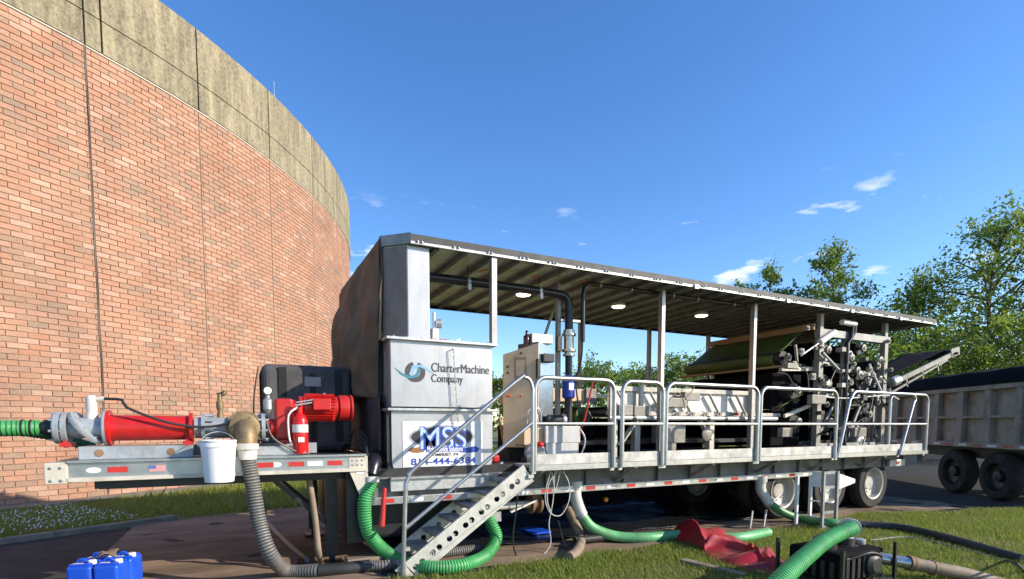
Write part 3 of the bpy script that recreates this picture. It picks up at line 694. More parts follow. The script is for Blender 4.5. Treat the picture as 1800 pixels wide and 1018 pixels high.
# posts
def post(x, y, zb, zt, w_=.06, mt=M('post aluminium', (.36,.36,.35), .4, .75, .12, 8, dirt=0.3)): return bx(x-w_/2, x+w_/2, y-.04, y+.04, zb, zt).build('post', mt, cp, bevel=.004)
post(2.74, 5.945, 2.566, RZ-.04, .07)
post(5.60, 6.2, DZ, RZ-.05, .065); post(7.56, 6.2, DZ, RZ-.05, .065)
post(9.27, 6.2, 3.3, RZ-.05, .09, frame_paint); post(11.25, 6.2, 3.3, RZ-.05, .09, frame_paint)
for x in (5.65, 7.62, 9.3, 11.2): post(x, 8.8, DZ, RZ-.05, .06, frame_paint)
post(5.9, 8.8, DZ, RZ-.05, .04, frame_paint)
MB().bar(tuple(at(955, 598, Y=7.6)), tuple(at(978, 530, Y=7.6)), .035, .035).build('stay', frame_paint, cp)
for i, (x, y) in enumerate(((920, 518), (1087, 539), (1233, 555))):
    c = at(x, y, z=3.565)
    lm = thing('ceiling_lamp', ['lit oval ceiling lamp under the canopy nearest the hopper', 'lit oval ceiling lamp in the middle of the canopy', 'lit oval ceiling lamp under the canopy nearest the press'][i], 'lamp', tuple(c), 'lamps under the canopy')
    MB().lathe([(.12, .05), (.13, .02), (.12, .0)], tuple(c), (0, 0, 1), 26).build('housing', white_paint, lm, smooth=40)
    MB().lathe([(.11, 0), (.10, -.014), (.06, -.022), (.02, -.025)], tuple(c + Vector((0,0,.001))), (0, 0, 1), 26).build('lens', lampglass, lm, smooth=60)
# orange paint marks on the foil
for k in range(7):
    x = 2.9 + .25*k + random.uniform(-.05, .05); y = random.uniform(6.1, 8.4)
    m = MB(); a = random.uniform(0, 3)
    pts = [(x + .05*math.cos(a+t), y + .11*t) for t in np.linspace(0, 1.6, 7)]
    for p, q in zip(pts[:-1], pts[1:]): m.add([(p[0]-.02, p[1], RZ-.002), (p[0]+.02, p[1], RZ-.002), (q[0]+.02, q[1], RZ-.002), (q[0]-.02, q[1], RZ-.002)], [(3,2,1,0)])
    m.build('paint_mark', inkorange, cp)

# overhead pipes
pp = thing('overhead_pipe', 'thick black plastic pipe under the canopy that turns down into a metering valve', 'pipe', (4.1, 6.5, 1.2))
y = 6.45; pz = 3.40
MB().tube(spline([(1.95, y, pz+.0), (3.0, y, pz+.01), (3.85, y, pz+.0)], .3) + spline([(3.86, y, pz), (4.05, y, pz-.02), (4.13, y, pz-.12), (4.14, y, pz-.26)], .03) + [Vector((4.14, y, 2.9))], .058, 16).build('pipe', black_pvc, pp, smooth=50)
for x in (2.62, 3.66):
    MB().lathe([(.064, -.02), (.066, 0), (.064, .02)], (x, y, pz+.005), (1, 0, 0), 18).build('pipe_clamp', galv, pp, smooth=40)
    MB().cyl((x, y, pz+.05), (x, y, RZ-.02), .006, n=6).build('hanger_rod', dark_steel, pp); bx(x-.02, x+.02, y-.075, y-.06, pz-.11, pz-.03).build('clamp_tab', galv, pp)
MB().lathe([(.085, 0), (.085, .03), (.06, .03), (.06, .06), (.10, .06), (.10, .09), (.072, .09), (.072, .28), (.10, .28), (.10, .31), (.08, .31), (.08, .36)], (4.14, y, 2.56), (0, 0, 1), 24).build('flow_meter', M('stainless fitting', (.55,.50,.42), .3, .8, .15, 12), pp, smooth=30)
MB().cyl((4.14, y, 2.3), (4.14, y, 2.58), .05).build('lower_pipe', black_pvc, pp, smooth=50)
MB().lathe([(.07, 0), (.09, .02), (.09, .30), (.07, .32)], (4.14, y, 1.97), (0, 0, 1), 24).build('blue_collar', blue_pipe, pp, smooth=30)
bx(4.09, 4.17, y-.094, y-.088, 2.08, 2.18).build('collar_label', whitetape, pp)
MB().cyl((4.14, y, 1.3), (4.14, y, 1.98), .055).build('down_pipe', dark_steel, pp, smooth=50)
bx(3.99, 4.04, y+.05, y+.12, DZ, RZ-.05).build('support_post', frame_paint, pp)
MB().bar((4.02, y+.02, 3.05), (4.34, y+.02, 3.06), .03, .03).build('strap', galv, pp); bx(3.95, 4.02, y-.02, y+.05, 2.62, 2.82).build('junction_box', dark_steel, pp)
p2 = thing('cable_conduit', 'thinner black conduit running along the canopy underside and down beside the metering valve', 'conduit', (4.3, 6.3, 2.5))
y2 = 6.3
MB().tube([(4.27, y2, 2.75), (4.27, y2, 3.3)] + spline([(4.27, y2, 3.35), (4.29, y2, 3.47), (4.36, y2, 3.54), (4.46, y2, 3.55)], .03) + [(7.45, y2, 3.55)], .034, 12).build('conduit', black_pvc, p2, smooth=50)
MB().tube(spline([(7.45, y2, 3.55), (7.8, y2+.1, 3.53), (8.4, y2+.3, 3.55), (9.0, y2+.4, 3.5)], .1), .016, 8).build('cable', black_pvc, p2, smooth=50)
MB().tube(spline([(4.27, y2, 2.76), (4.25, y2, 2.5), (4.2, y2+.05, 2.2), (4.22, y2, 1.8)], .05), .012, 6).build('cable_tail', black_pvc, p2)
for x in (4.55, 5.1, 5.9, 6.4, 7.2): MB().lathe([(.038, -.012), (.038, .012)], (x, y2, 3.55), (1, 0, 0), 12).build('clip', galv, p2)

# ------------------------------------------------------------------ machinery on the near deck
cb = thing('control_cabinet', 'tan control cabinet with bright steel side behind the first guard rail', 'cabinet', (3.4, 6.3, DZ))
ca, cb_ = 3.10, 3.78
MB().prism([(ca, 6.42, 1.30), (3.48, 6.14, 1.30), (3.48, 6.14, 2.66), (ca, 6.42, 2.52)], (.10, .14, 0)).build('door', tanpaint, cb, bevel=.006)
MB().prism([(3.485, 6.145, 1.28), (3.80, 6.30, 1.28), (3.80, 6.30, 2.62), (3.485, 6.145, 2.68)], (-.12, .36, 0)).build('side_panel', cab_side, cb, bevel=.004)
bx(3.2, 3.7, 6.45, 6.8, DZ, 1.3).build('plinth', dark_steel, cb)
dn = Vector((-.38, -.28, 0)).normalized()
def on_door(s_, z, off): p = Vector((ca, 6.42, z)).lerp(Vector((3.48, 6.14, z)), s_); nn = Vector((-(6.42-6.14), -(3.48-ca), 0)).normalized(); return p + nn*off
for s0_, s1_, z0_, z1_, off, mt, nm in ((.32, .66, 2.20, 2.48, .004, M('screen bezel', (.30,.20,.12), .5), 'screen_frame'), (.37, .61, 2.24, 2.44, .008, tanpaint, 'screen')):
    MB().prism([on_door(s0_, z0_, off), on_door(s1_, z0_, off), on_door(s1_, z1_, off), on_door(s0_, z1_, off)], (.004, .006, 0)).build(nm, mt, cb)
for s_, z in ((.14, 2.36), (.14, 2.28), (.12, 1.98), (.2, 1.98), (.52, 1.98), (.52, 2.53), (.52, 1.36)):
    MB().lathe([(.013, 0), (.016, .018), (.01, .028)], on_door(s_, z, 0), tuple(on_door(0, 0, 1)-on_door(0, 0, 0)), 10).build('push_button', black_paint if z != 1.98 else inkorange, cb)
bx(3.55, 3.72, 6.13, 6.25, 2.42, 2.53).build('socket_box', black_paint, cb, bevel=.01)
bx(3.44, 3.48, 6.09, 6.14, 2.2, 2.45).build('door_handle', dark_steel, cb)
tb = tag(bx(3.44, 3.76, 6.25, 6.5, 2.675, 2.80).build('steel_box', galv, bevel=.01), 'small grey steel box sitting on top of the tan cabinet', 'box')
tag(MB().lathe([(.035, 0), (.038, .02), (.038, .10), (.018, .13), (.016, .16), (.02, .165), (.02, .18)], (3.40, 6.32, 2.655), (0, 0, 1), 16).build('drink_bottle', M('dark red bottle', (.05, .012, .02), .2), smooth=40), 'dark red bottle standing on top of the tan cabinet', 'bottle')
po = thing('polymer_unit', 'grey block pump stand with small motor behind the first guard rail', 'pump stand', (3.8, 6.0, DZ))
bx(3.52, 4.02, 6.0, 6.4, DZ, 1.36).build('lower_block', M('light grey block', (.46,.46,.45), .5, .2, .1, 5, dirt=0.35), po, bevel=.008); bx(3.50, 4.04, 5.99, 6.42, 1.36, 1.58).build('upper_block', MATS['light grey block'], po, bevel=.008)
bx(3.22, 3.50, 6.05, 6.4, 1.34, 1.56).build('side_block', tanpaint, po, bevel=.006)
MB().lathe([(.06, 0), (.075, .01), (.075, .22), (.06, .23)], (3.60, 6.15, 1.66), (1, -.1, 0), 20).build('motor', dark_steel, po, smooth=30)
MB().lathe([(.08, 0), (.085, .02), (.07, .05), (.02, .06)], (3.84, 6.12, 1.66), (1, -.5, 0), 20).build('fan_cover', galv, po, smooth=30)
bx(3.36, 3.46, 6.1, 6.2, 1.58, 1.74).build('filter_bowl', white_pl, po, bevel=.02); MB().tube(spline([(3.30, 6.12, 1.58), (3.30, 6.1, 1.76), (3.41, 6.1, 1.82), (3.50, 6.12, 1.76), (3.52, 6.14, 1.62)], .03), .012, 8).build('loop_pipe', galv, po)
MB().tube(spline([(3.96, 6.05, 1.62), (4.06, 5.98, 1.5), (4.10, 5.97, 1.36), (4.02, 5.98, 1.14)], .04), .012, 8).build('cable', galv, po)
sw = thing('grinder', 'grey hand machine with red knob lying on the walkway deck', 'power tool', (3.35, 6.0, DZ))
MB().lathe([(.02, -.05), (.12, -.04), (.14, 0), (.12, .04), (.02, .05)], (3.35, 6.0, 1.24), (.3, 1, .1), 20).build('body', M('grey tool casing', (.32,.32,.31), .5), sw, smooth=40)
bx(3.2, 3.48, 5.95, 6.1, DZ, 1.18).build('foot', dark_steel, sw, bevel=.01); MB().lathe([(.045, 0), (.05, .03), (.03, .05)], (3.40, 5.96, 1.33), (0, -.3, 1), 14).build('knob', redp, sw, smooth=40)
tag(MB().tube([at(1042, 672, Y=6.3), at(1028, 735, Y=6.3), at(1006, 800, Y=6.25)], [.012, .014, .010], 8).build('red_pole', redp), 'slim red pole leaning behind the first guard rail', 'pole')

tag(MB().tube(spline([at(878, 735, Y=7.0), at(884, 770, Y=6.9), at(889, 800, Y=6.8), at(884, 825, Y=6.7)], .05), .022, 8).build('copper_hose', M('copper brown hose', (.40,.20,.08), .5), smooth=60), 'copper brown hose between the hopper and the tan cabinet', 'hose')
tag(bx(2.86, 2.95, 6.2, 6.3, DZ, DZ+.09).build('red_can', redp, bevel=.02), 'small red can at the top of the stair', 'can')
# ------------------------------------------------------------------ belt press
bp = thing('belt_press', 'large belt filter press with green belts, rollers and grey frame under the rear canopy', 'press', (9.2, 6.2, DZ))
B = bp
fp = beige_paint
for x, w_ in ((9.27, .12), (10.02, .11), (11.25, .11)):
    for y_ in (6.2, 8.5):
        bx(x-w_/2, x+w_/2, y_-.05, y_+.05, DZ, 3.30).build('frame_post', frame_paint if y_ > 7 else M('press frame', (.30,.285,.24), .5, .15, .15, 8, .05, 30, dirt=0.5), B, bevel=.005)
for y_ in (6.2, 8.5):
    bx(9.2, 11.35, y_-.055, y_+.055, 3.17, 3.30).build('top_beam', frame_paint, B, bevel=.005); bx(9.2, 11.35, y_-.055, y_+.055, DZ+.02, DZ+.14).build('base_beam', frame_paint, B, bevel=.005)
bx(8.9, 11.3, 6.55, 8.45, 1.2, 1.3).build('drip_pan', dark_steel, B)
bx(9.35, 9.40, 6.4, 8.4, 1.3, 3.1).build('inner_plate', matt_black, B); bx(10.3, 10.35, 6.6, 8.4, 1.3, 3.0).build('inner_plate', matt_black, B)
bx(9.1, 11.3, 8.38, 8.42, 1.2, 3.3).build('splash_guard', matt_black, B)
bx(9.33, 9.96, 6.62, 6.66, 1.2, 3.05).build('shade_plate', matt_black, B); bx(10.08, 11.15, 6.72, 6.76, 1.2, 3.08).build('shade_plate', matt_black, B)  # added black plates that close the view and darken the press interior
bx(8.45, 9.25, 6.50, 8.4, 1.22, 2.52).build('shade_block', matt_black, B, bevel=.02)  # added black block standing in for the dark space below the belt
# upper feed belt, seen from its front
MB().bar((9.15, 6.22, 3.34), (9.18, 8.62, 3.34), .05, .11).build('top_plank', wood, B)
MB().bar((8.33, 6.25, 2.60), (8.33, 8.62, 2.60), .10, .035).build('lower_plank', wood, B)
prof = []
for k in range(18):
    t = k/17; prof.append((9.14 - .80*t**.8, 3.28 - .50*t - .06*math.sin(t*PI)))
c_ = (8.46, 2.76)
for k in range(9): a = math.radians(150 + k*15); prof.append((c_[0]+.13*math.cos(a), c_[1]+.13*math.sin(a)))
def beltf(u, v):
    i = min(len(prof)-2, int(v*(len(prof)-1))); f = v*(len(prof)-1)-i
    x = prof[i][0]*(1-f)+prof[i+1][0]*f; z = prof[i][1]*(1-f)+prof[i+1][1]*f
    return x + .006*math.sin(u*17), 6.42 + u*2.1, z + .005*math.sin(u*29+v*5)
MB().grid(beltf, 30, 50).build('green_belt', belt_green, B, smooth=60, solid=.008)
bx(8.60, 9.3, 6.45, 8.5, 2.66, 2.70).build('tray', dark_steel, B)
def roller(x, z, r, y0=6.3, y1=8.45, mt=None, bear=True):
    o = MB().lathe([(.03, -.08), (.03, 0), (r, 0), (r, y1-y0), (.03, y1-y0), (.03, y1-y0+.08)], (x, y0, z), (0, 1, 0), 24).build('roller', mt or dark_steel, B, smooth=35)
    if bear:
        MB().lathe([(.068, 0), (.068, .05), (.055, .055), (.03, .055), (.028, .07)], (x, y0-.06, z), (0, -1, 0), 22).build('bearing', M('light bearing paint', (.25,.235,.20), .5, .15, .25, 10, dirt=0.5), o, smooth=30)
for x, z, r in ((9.55, 2.95, .15), (10.25, 2.85, .13), (10.25, 2.40, .14), (9.60, 2.35, .17), (10.75, 2.45, .20), (10.9, 1.8, .16), (9.7, 1.65, .18), (10.25, 1.6, .13), (8.46, 2.76, .115), (10.6, 3.05, .11), (11.15, 2.1, .13)):
    roller(x, z, r)
def gb(u, v):                                              # lower belt loop weaving through the rollers
    pts_ = ((8.6, 1.9), (9.2, 2.15), (9.6, 2.53), (10.25, 2.25), (10.75, 2.66), (11.0, 2.4), (10.9, 1.97), (10.3, 1.75), (9.7, 1.84))
    i = min(len(pts_)-2, int(v*(len(pts_)-1))); f = v*(len(pts_)-1)-i
    return pts_[i][0]*(1-f)+pts_[i+1][0]*f, 6.45+u*1.95, pts_[i][1]*(1-f)+pts_[i+1][1]*f
MB().grid(gb, 4, 32).build('lower_belt', belt_green, B, smooth=80, solid=.008)
wp = M('light bearing paint', (.5,.5,.5))
def ppt(x, y, Y=6.1): return at(x, y, Y=Y)
# pneumatic cylinders, levers and bearings on the near frame
for (a, b, r, nm, mt) in (((1441, 602), (1467, 584), .055, 'air_cylinder', white_paint), ((1408, 625), (1441, 602), .016, 'cylinder_rod', galv), ((1398, 606), (1402, 650), .022, 'swing_arm', fp),
                      ((1445, 620), (1478, 655), .03, 'brace', frame_paint), ((1528, 640), (1550, 690), .018, 'link_rod', white_paint), ((1500, 565), (1495, 600), .035, 'duct', black_pvc), ((1480, 566), (1503, 570), .05, 'light_bar', white_paint)):
    MB().cyl(tuple(ppt(*a)), tuple(ppt(*b)), r, n=14).build(nm, mt, B, smooth=40)
MB().tube([ppt(1503, 572), ppt(1502, 585), ppt(1489, 604), ppt(1486, 700), ppt(1484, 790)], .035, 10).build('duct', black_pvc, B, smooth=50)
for (x, y, s_) in ((1408, 618, .10), (1395, 640, .09), (1428, 662, .11), (1432, 612, .06), (1418, 577, .07), (1500, 640, .07), (1552, 635, .09), (1528, 650, .10), (1565, 650, .07), (1561, 600, .06)):
    c = ppt(x, y); m = bx(c.x-s_/2, c.x+s_/2, c.y-.03, c.y+.03, c.z-s_/2, c.z+s_/2); m.lathe([(s_*.40, 0), (s_*.40, .010), (s_*.22, .010), (s_*.2, .022)], (c.x, c.y-.03, c.z), (0, -1, 0), 18)
    m.build('bearing_block', wp, B, smooth=30)
for pts_ in (((1398, 610), (1403, 640), (1418, 655), (1422, 690)), ((1366, 655), (1385, 660), (1400, 690)), ((1442, 697), (1490, 700), (1560, 695), (1580, 702))):
    MB().tube(spline([ppt(*p, Y=6.08) for p in pts_], .05), .012, 6).build('air_line', black_hose if pts_[0][0] != 1442 else white_paint, B)
for (x0, y0, x1, y1) in ((1368, 752, 1386, 768), (1377, 640, 1396, 648), (1420, 695, 1445, 710), (1495, 752, 1516, 768)):
    a, b = ppt(x0, y1), ppt(x1, y0); bx(a.x, b.x, 6.02, 6.12, a.z, b.z).build('valve_box', wp, B, bevel=.008)
a, b = ppt(1505, 780), ppt(1550, 758); mm_ = MB()
bx(a.x, b.x, 6.05, 6.35, DZ+.02, DZ+.10).build('gear_base', galv, B); MB().lathe([(.07, 0), (.085, .02), (.085, .26), (.05, .28)], (a.x+.05, 6.2, 1.32), (1, 0, 0), 18).build('drive_motor', galv, B, smooth=30)
pr = random.Random(11)
darkfit = M('dark fitting', (.07,.068,.062), .5, .3, .3, 9, dirt=.4)
for k in range(46):
    xx = pr.choice((9.27, 10.02, 11.25, 9.5, 9.75, 10.4, 10.7, 10.95)) + pr.uniform(-.08, .08); zz = pr.uniform(1.3, 3.1); sz = pr.uniform(.025, .07); mt = pr.choice((wp, darkfit, darkfit, fp, frame_paint))
    if pr.random() < .5: bx(xx-sz, xx+sz, 6.04-pr.uniform(0, .05), 6.14, zz-sz*.7, zz+sz*.7).build('bracket', mt, B, bevel=.006)
    else: MB().lathe([(sz, 0), (sz, .04), (sz*.5, .045), (sz*.4, .07)], (xx, 6.14, zz), (0, -1, 0), 16).build('hub_cap', mt, B, smooth=30)
for (x0, z0, x1, z1, w_) in ((8.35, 2.56, 9.22, 2.60, .07), (8.5, 1.75, 9.2, 1.95, .06), (9.33, 2.10, 9.97, 2.16, .07), (10.08, 2.62, 11.2, 2.58, .06), (10.08, 1.98, 11.2, 2.0, .06), (9.33, 2.72, 9.97, 2.70, .06), (10.3, 1.3, 11.0, 2.5, .05), (9.4, 1.35, 9.9, 2.0, .05)):
    MB().bar((x0, 6.28, z0), (x1, 6.28, z1), .04, w_).build('frame_link', pr.choice((frame_paint, darkfit, fp)), B)
for k in range(9):
    x0 = pr.uniform(9.2, 11.1); z0 = pr.uniform(1.6, 3.1); x1 = x0 + pr.uniform(-.6, .6); z1 = z0 - pr.uniform(.3, .9)
    MB().tube(spline([(x0, 6.12, z0), ((x0+x1)/2+pr.uniform(-.1, .1), 6.06, (z0+z1)/2-.12), (x1, 6.12, max(1.2, z1))], .06), .011, 6).build('air_line', black_hose, B, smooth=60)
for (x, z, r) in ((8.75, 2.2, .14), (8.8, 1.65, .13), (9.9, 2.05, .12), (10.5, 2.1, .13), (11.1, 2.75, .10), (10.45, 2.62, .10)): roller(x, z, r)
# gravity section ahead of the press
gz = thing('gravity_deck', 'long gravity drainage table with slatted side and grey pipe behind the middle guard rails', 'conveyor table', (6.0, 6.5, DZ))
G = gz
for y_ in (6.42, 8.3):
    bx(4.80, 7.85, y_, y_+.05, 2.10, 2.17).build('top_rail', fp, G, bevel=.005); bx(4.80, 8.6, y_, y_+.04, 1.74, 1.80).build('low_rail', fp, G, bevel=.005)
bx(4.84, 7.8, 6.47, 6.48, 1.80, 2.10).build('side_panel', steel, G)
for x in np.arange(4.95, 8.0, .62): MB().bar((x, 6.40, 2.10), (x+.22, 6.40, 1.80), .012, .05, up=(0, 1, 0)).build('brace', fp, G)
for x in (4.84, 5.4, 7.84): bx(x-.03, x+.03, 6.37, 6.42, 1.62, 2.19).build('side_post', fp, G)
def gbelt(u, v): return 4.8 + u*3.6, 6.5+v*1.78, 1.86+.01*math.sin(u*40)
MB().grid(gbelt, 40, 2).build('green_belt', belt_green, G, solid=.008)
for x in np.arange(4.95, 8.2, .30):
    MB().lathe([(.018, -.05), (.018, 0), (.04, 0), (.04, 1.82), (.018, 1.82)], (x, 6.46, 1.80), (0, 1, 0), 14).build('roller', galv, G, smooth=35)
    MB().lathe([(.028, 0), (.028, .03)], (x, 6.36, 1.775), (0, 1, 0), 10).build('roller_cap', wp, G)
MB().cyl((4.75, 6.32, 1.70), (8.35, 6.32, 1.70), .036, n=14).build('spray_pipe', galv, G, smooth=50)
for x in (5.2, 6.7, 7.1, 7.8): MB().lathe([(.043, -.03), (.043, .03)], (x, 6.32, 1.70), (1, 0, 0), 14).build('pipe_union', dark_steel, G)
MB().lathe([(.03, 0), (.035, .02), (.03, .05)], (7.35, 6.30, 1.75), (0, 0, 1), 10).build('valve_knob', redp, G)
for x in (4.92, 5.35, 6.9, 8.0):
    bx(x-.05, x+.05, 6.40, 6.50, DZ, 1.74).build('leg', fp if x != 5.35 else frame_paint, G); bx(x-.05, x+.05, 8.2, 8.3, DZ, 1.74).build('leg', dark_steel, G)
bx(5.75, 6.20, 6.28, 6.55, 1.32, 1.60).build('terminal_box', wp, G, bevel=.008); bx(5.86, 6.03, 6.3, 6.5, DZ, 1.32).build('box_stand', wp, G)
bx(4.3, 8.4, 6.62, 8.2, 1.3, 1.36).build('drip_tray', dark_steel, G); bx(4.2, 8.6, 8.22, 8.26, DZ, 1.72).build('back_plate', matt_black, G)
MB().bar((5.0, 6.38, 1.30), (5.3, 6.38, 1.66), .02, .10, up=(0, 1, 0)).build('corner_gusset', fp, G); MB().bar((6.60, 6.38, 1.66), (6.84, 6.38, 1.35), .02, .09, up=(0, 1, 0)).build('corner_gusset', fp, G)
MB().lathe([(.10, 0), (.11, .03), (.06, .05)], (6.72, 6.36, 1.45), (0, -1, 0), 20).build('pulley', wp, G, smooth=30)
for (x0, y0, x1, y1) in ((1085, 712, 1110, 730), (1112, 714, 1138, 732), (1170, 700, 1205, 716), (1200, 690, 1228, 704)):
    a, b = at(x0, y1, Y=6.34), at(x1, y0, Y=6.34); bx(a.x, b.x, 6.30, 6.40, a.z, b.z).build('air_valve', wp, G, bevel=.01)
for pts_ in (((1175, 705), (1190, 690), (1200, 700), (1204, 720)), ((1205, 700), (1218, 685), (1222, 672))):
    MB().tube(spline([at(*p, Y=6.3) for p in pts_], .03), .008, 6).build('air_line', tan_hose, G)
# head end of the table
bx(3.95, 4.75, 6.75, 8.3, 1.94, 2.13).build('head_box', tanpaint, G, bevel=.006)
bx(4.62, 4.80, 6.70, 6.75, 1.93, 2.14).build('head_plate', wp, G)
MB().lathe([(.03, -.1), (.03, 0), (.15, 0), (.15, 1.5), (.03, 1.5)], (4.60, 6.75, 1.72), (0, 1, 0), 26).build('head_roller', belt_green, G, smooth=35)
MB().lathe([(.08, 0), (.085, .02), (.03, .05)], (4.60, 6.66, 1.72), (0, -1, 0), 18).build('bearing', dark_steel, G, smooth=30)
bx(3.9, 4.9, 6.9, 8.3, 1.16, 1.6).build('lower_housing', matt_black, G, bevel=.02)

# discharge conveyor
cv = thing('discharge_conveyor', 'inclined discharge conveyor with ladder frame rising over the dump body', 'conveyor', (11.3, 7, DZ))
c0, c1 = Vector((10.6, 6.75, 1.95)), Vector((14.6, 6.75, 3.22)); cdv = (c1-c0).normalized(); cup = Vector((-cdv.z, 0, cdv.x))
for y_ in (6.55, 7.6):
    MB().bar(c0 + Vector((0, y_-6.75, 0)), c1 + Vector((0, y_-6.75, 0)), .05, .10).build('side_channel', wp, cv); MB().bar(c0 + Vector((0, y_-6.75, 0)) - cup*.26, c1 + Vector((-.3, y_-6.75, 0)) - cup*.16, .04, .04).build('truss_chord', wp, cv)
    for k in range(6):
        p = c0.lerp(c1, .08+.15*k) + Vector((0, y_-6.75, 0)); MB().bar(p, p - cup*.22, .04, .04).build('truss_web', wp, cv)
MB().grid(lambda u, v: tuple(c0.lerp(c1, u) + Vector((0, -.1+v*.80, 0)) + cup*(.07+.06*abs(v-.5)*2)), 20, 6).build('belt', matt_black, cv, smooth=60, solid=.012)
MB().lathe([(.03, -.1), (.03, 0), (.10, 0), (.10, 1.0), (.03, 1.0)], tuple(c1 + Vector((0, -.2, 0))), (0, 1, 0), 20).build('head_pulley', dark_steel, cv, smooth=35)
MB().bar(c1 + Vector((-.15, -.22, .0)), c1 + Vector((.2, -.22, .08)), .03, .18).build('take_up_plate', wp, cv)
MB().lathe([(.08, 0), (.10, .03), (.10, .25), (.06, .28)], (11.9, 6.40, 2.45), (1, 0, .3), 18).build('drive_motor', galv, cv, smooth=30)
for x in (11.7, 12.4): MB().bar((x, 7.0, DZ), (x, 7.0, 2.3+(x-11.7)*.3), .05, .05).build('leg', frame_paint, cv)
bx(11.6, 12.0, 6.45, 6.6, 2.3, 2.42).build('gear_box', dark_steel, cv)

# ------------------------------------------------------------------ pump skid on the neck
PY = 6.2; PZ = 1.57
def pxx(x, Y=PY): return at(x, 755, Y=Y).x
pu = thing('cavity_pump', 'red and grey progressive cavity pump lying along the raised trailer neck', 'pump', (0, PY, 1.28))
U_ = pu
def lt(prof, x0, name, mt, par=U_, z=PZ, y=PY, n=26): return MB().lathe(prof, (x0, y, z), (1, 0, 0), n).build(name, mt, par, smooth=32)
lt([(.055, 0), (.075, .03), (.075, .08), (.085, .1), (.085, .14), (.10, .16)], pxx(73), 'rubber_coupling', black_hose)
lt([(.135, 0), (.145, .01), (.145, .045), (.13, .05), (.13, .06), (.145, .065), (.145, .10), (.13, .105)], pxx(97), 'inlet_flange', greycast)
lt([(.095, 0), (.095, pxx(185)-pxx(118))], pxx(118), 'inlet_housing', greycast)
d = Vector((.78, -.1, .62)).normalized()
MB().lathe([(.10, -.02), (.18, -.02), (.185, 0), (.18, .02), (.10, .02)], (pxx(152), PY, PZ), tuple(d), 28).build('slant_flange', greycast, U_, smooth=32)
for k in range(8):
    a = 2*PI*k/8; u_ = d.orthogonal().normalized(); w2 = d.cross(u_); c = Vector((pxx(152), PY, PZ)) + (u_*math.cos(a)+w2*math.sin(a))*.16
    MB().lathe([(.011, -.035), (.011, .035)], tuple(c), tuple(d), 7).build('flange_bolt', galv, U_)
lt([(.155, 0), (.165, .01), (.165, .03), (.155, .04)], pxx(183), 'stator_flange', greycast)
SLn = pxx(340)-pxx(190)
lt([(.165, 0), (.165, .028), (.122, .03), (.118, SLn-.03), (.148, SLn-.028), (.148, SLn)], pxx(190), 'stator_tube', redp)
lt([(.105, 0), (.105, .06), (.135, .06), (.135, .09), (.105, .09), (.105, .3), (.12, .42), (.12, pxx(466)-pxx(343)-.04), (.155, pxx(466)-pxx(343)-.035), (.155, pxx(466)-pxx(343))], pxx(343), 'discharge_housing', greycast)
for x, r_ in ((pxx(366), .125), (pxx(463), .142), (pxx(105), .13)):
    for k in range(8):
        a = 2*PI*k/8+.2; MB().lathe([(.012, -.05), (.012, .05)], (x, PY + r_*math.cos(a), PZ + r_*math.sin(a)), (1, 0, 0), 7).build('flange_bolt', galv, U_)
lt([(.09, 0), (.09, .1)], pxx(470), 'coupling_guard', redp)
gx = pxx(484); bx(gx, gx+.17, PY-.12, PY+.12, PZ-.12, PZ+.30).build('gear_box', redp, U_, bevel=.02)
mz = PZ+.215
MB().lathe([(.08, 0), (.08, .06), (.12, .07), (.12, .10), (.10, .11)], (gx+.17, PY, mz), (1, 0, 0), 24).build('motor_adapter', redp, U_, smooth=32)
mo = MB().lathe([(.09, 0), (.125, .01), (.125, .36), (.09, .37)], (gx+.27, PY, mz), (1, 0, 0), 30).build('motor_body', redp, U_, smooth=32)
for k in range(28):
    a = 2*PI*k/28; c_, s_ = math.cos(a), math.sin(a)
    MB().bar((gx+.30, PY+.135*c_, mz+.135*s_), (gx+.60, PY+.135*c_, mz+.135*s_), .005, .03, up=(0, c_, s_)).build('cooling_fin', redp, mo)
MB().lathe([(.13, 0), (.14, .01), (.14, .10), (.125, .12), (.145, .13), (.145, .15), (.05, .15)], (gx+.64, PY, mz), (1, 0, 0), 28).build('fan_cowl', redp, mo, smooth=32)
bx(gx+.36, gx+.54, PY-.20, PY-.11, mz-.03, mz+.09).build('terminal_box', redp, mo, bevel=.01)
MB().tube([(gx+.5, PY, mz+.13), (gx+.5, PY, mz+.16)], .012, 6).build('lifting_eye', galv, mo)
for x in (pxx(118), pxx(330), pxx(500)):
    bx(x-.04, x+.04, PY-.10, PY+.10, 1.40, 1.44).build('saddle_foot', redp, U_)
    for s_ in (-1, 1): MB().bar((x, PY+s_*.08, 1.40), (x, PY+s_*.05, 1.50), .03, .05).build('saddle_leg', redp, U_)
# skid channel under the pump
sk = thing('pump_skid', 'grey steel channel skid under the red pump on the trailer neck', 'skid', (0, 6.05, 1.285))
bx(-1.30, -.42, 5.98, 6.03, 1.287, 1.40).build('channel', greycast, sk, bevel=.006); bx(-.06, .55, 5.99, 6.04, 1.287, 1.38).build('channel', galv, sk, bevel=.006)
bx(-1.30, .75, 6.36, 6.41, 1.287, 1.40).build('channel', greycast, sk); bx(-1.30, -.42, 5.98, 6.41, 1.395, 1.403).build('top_plate', greycast, sk)
MB().lathe([(.06, 0), (.06, .06), (.045, .07)], (-.30, 6.12, 1.287), (0, 0, 1), 18).build('strap_reel', M('yellow strap', (.45, .36, .05), .6), sk, smooth=40)
for x in (-1.15, -.6): MB().lathe([(.035, 0), (.035, .003)], (x, 5.976, 1.345), (0, 1, 0), 16).build('lifting_hole', rust, sk)
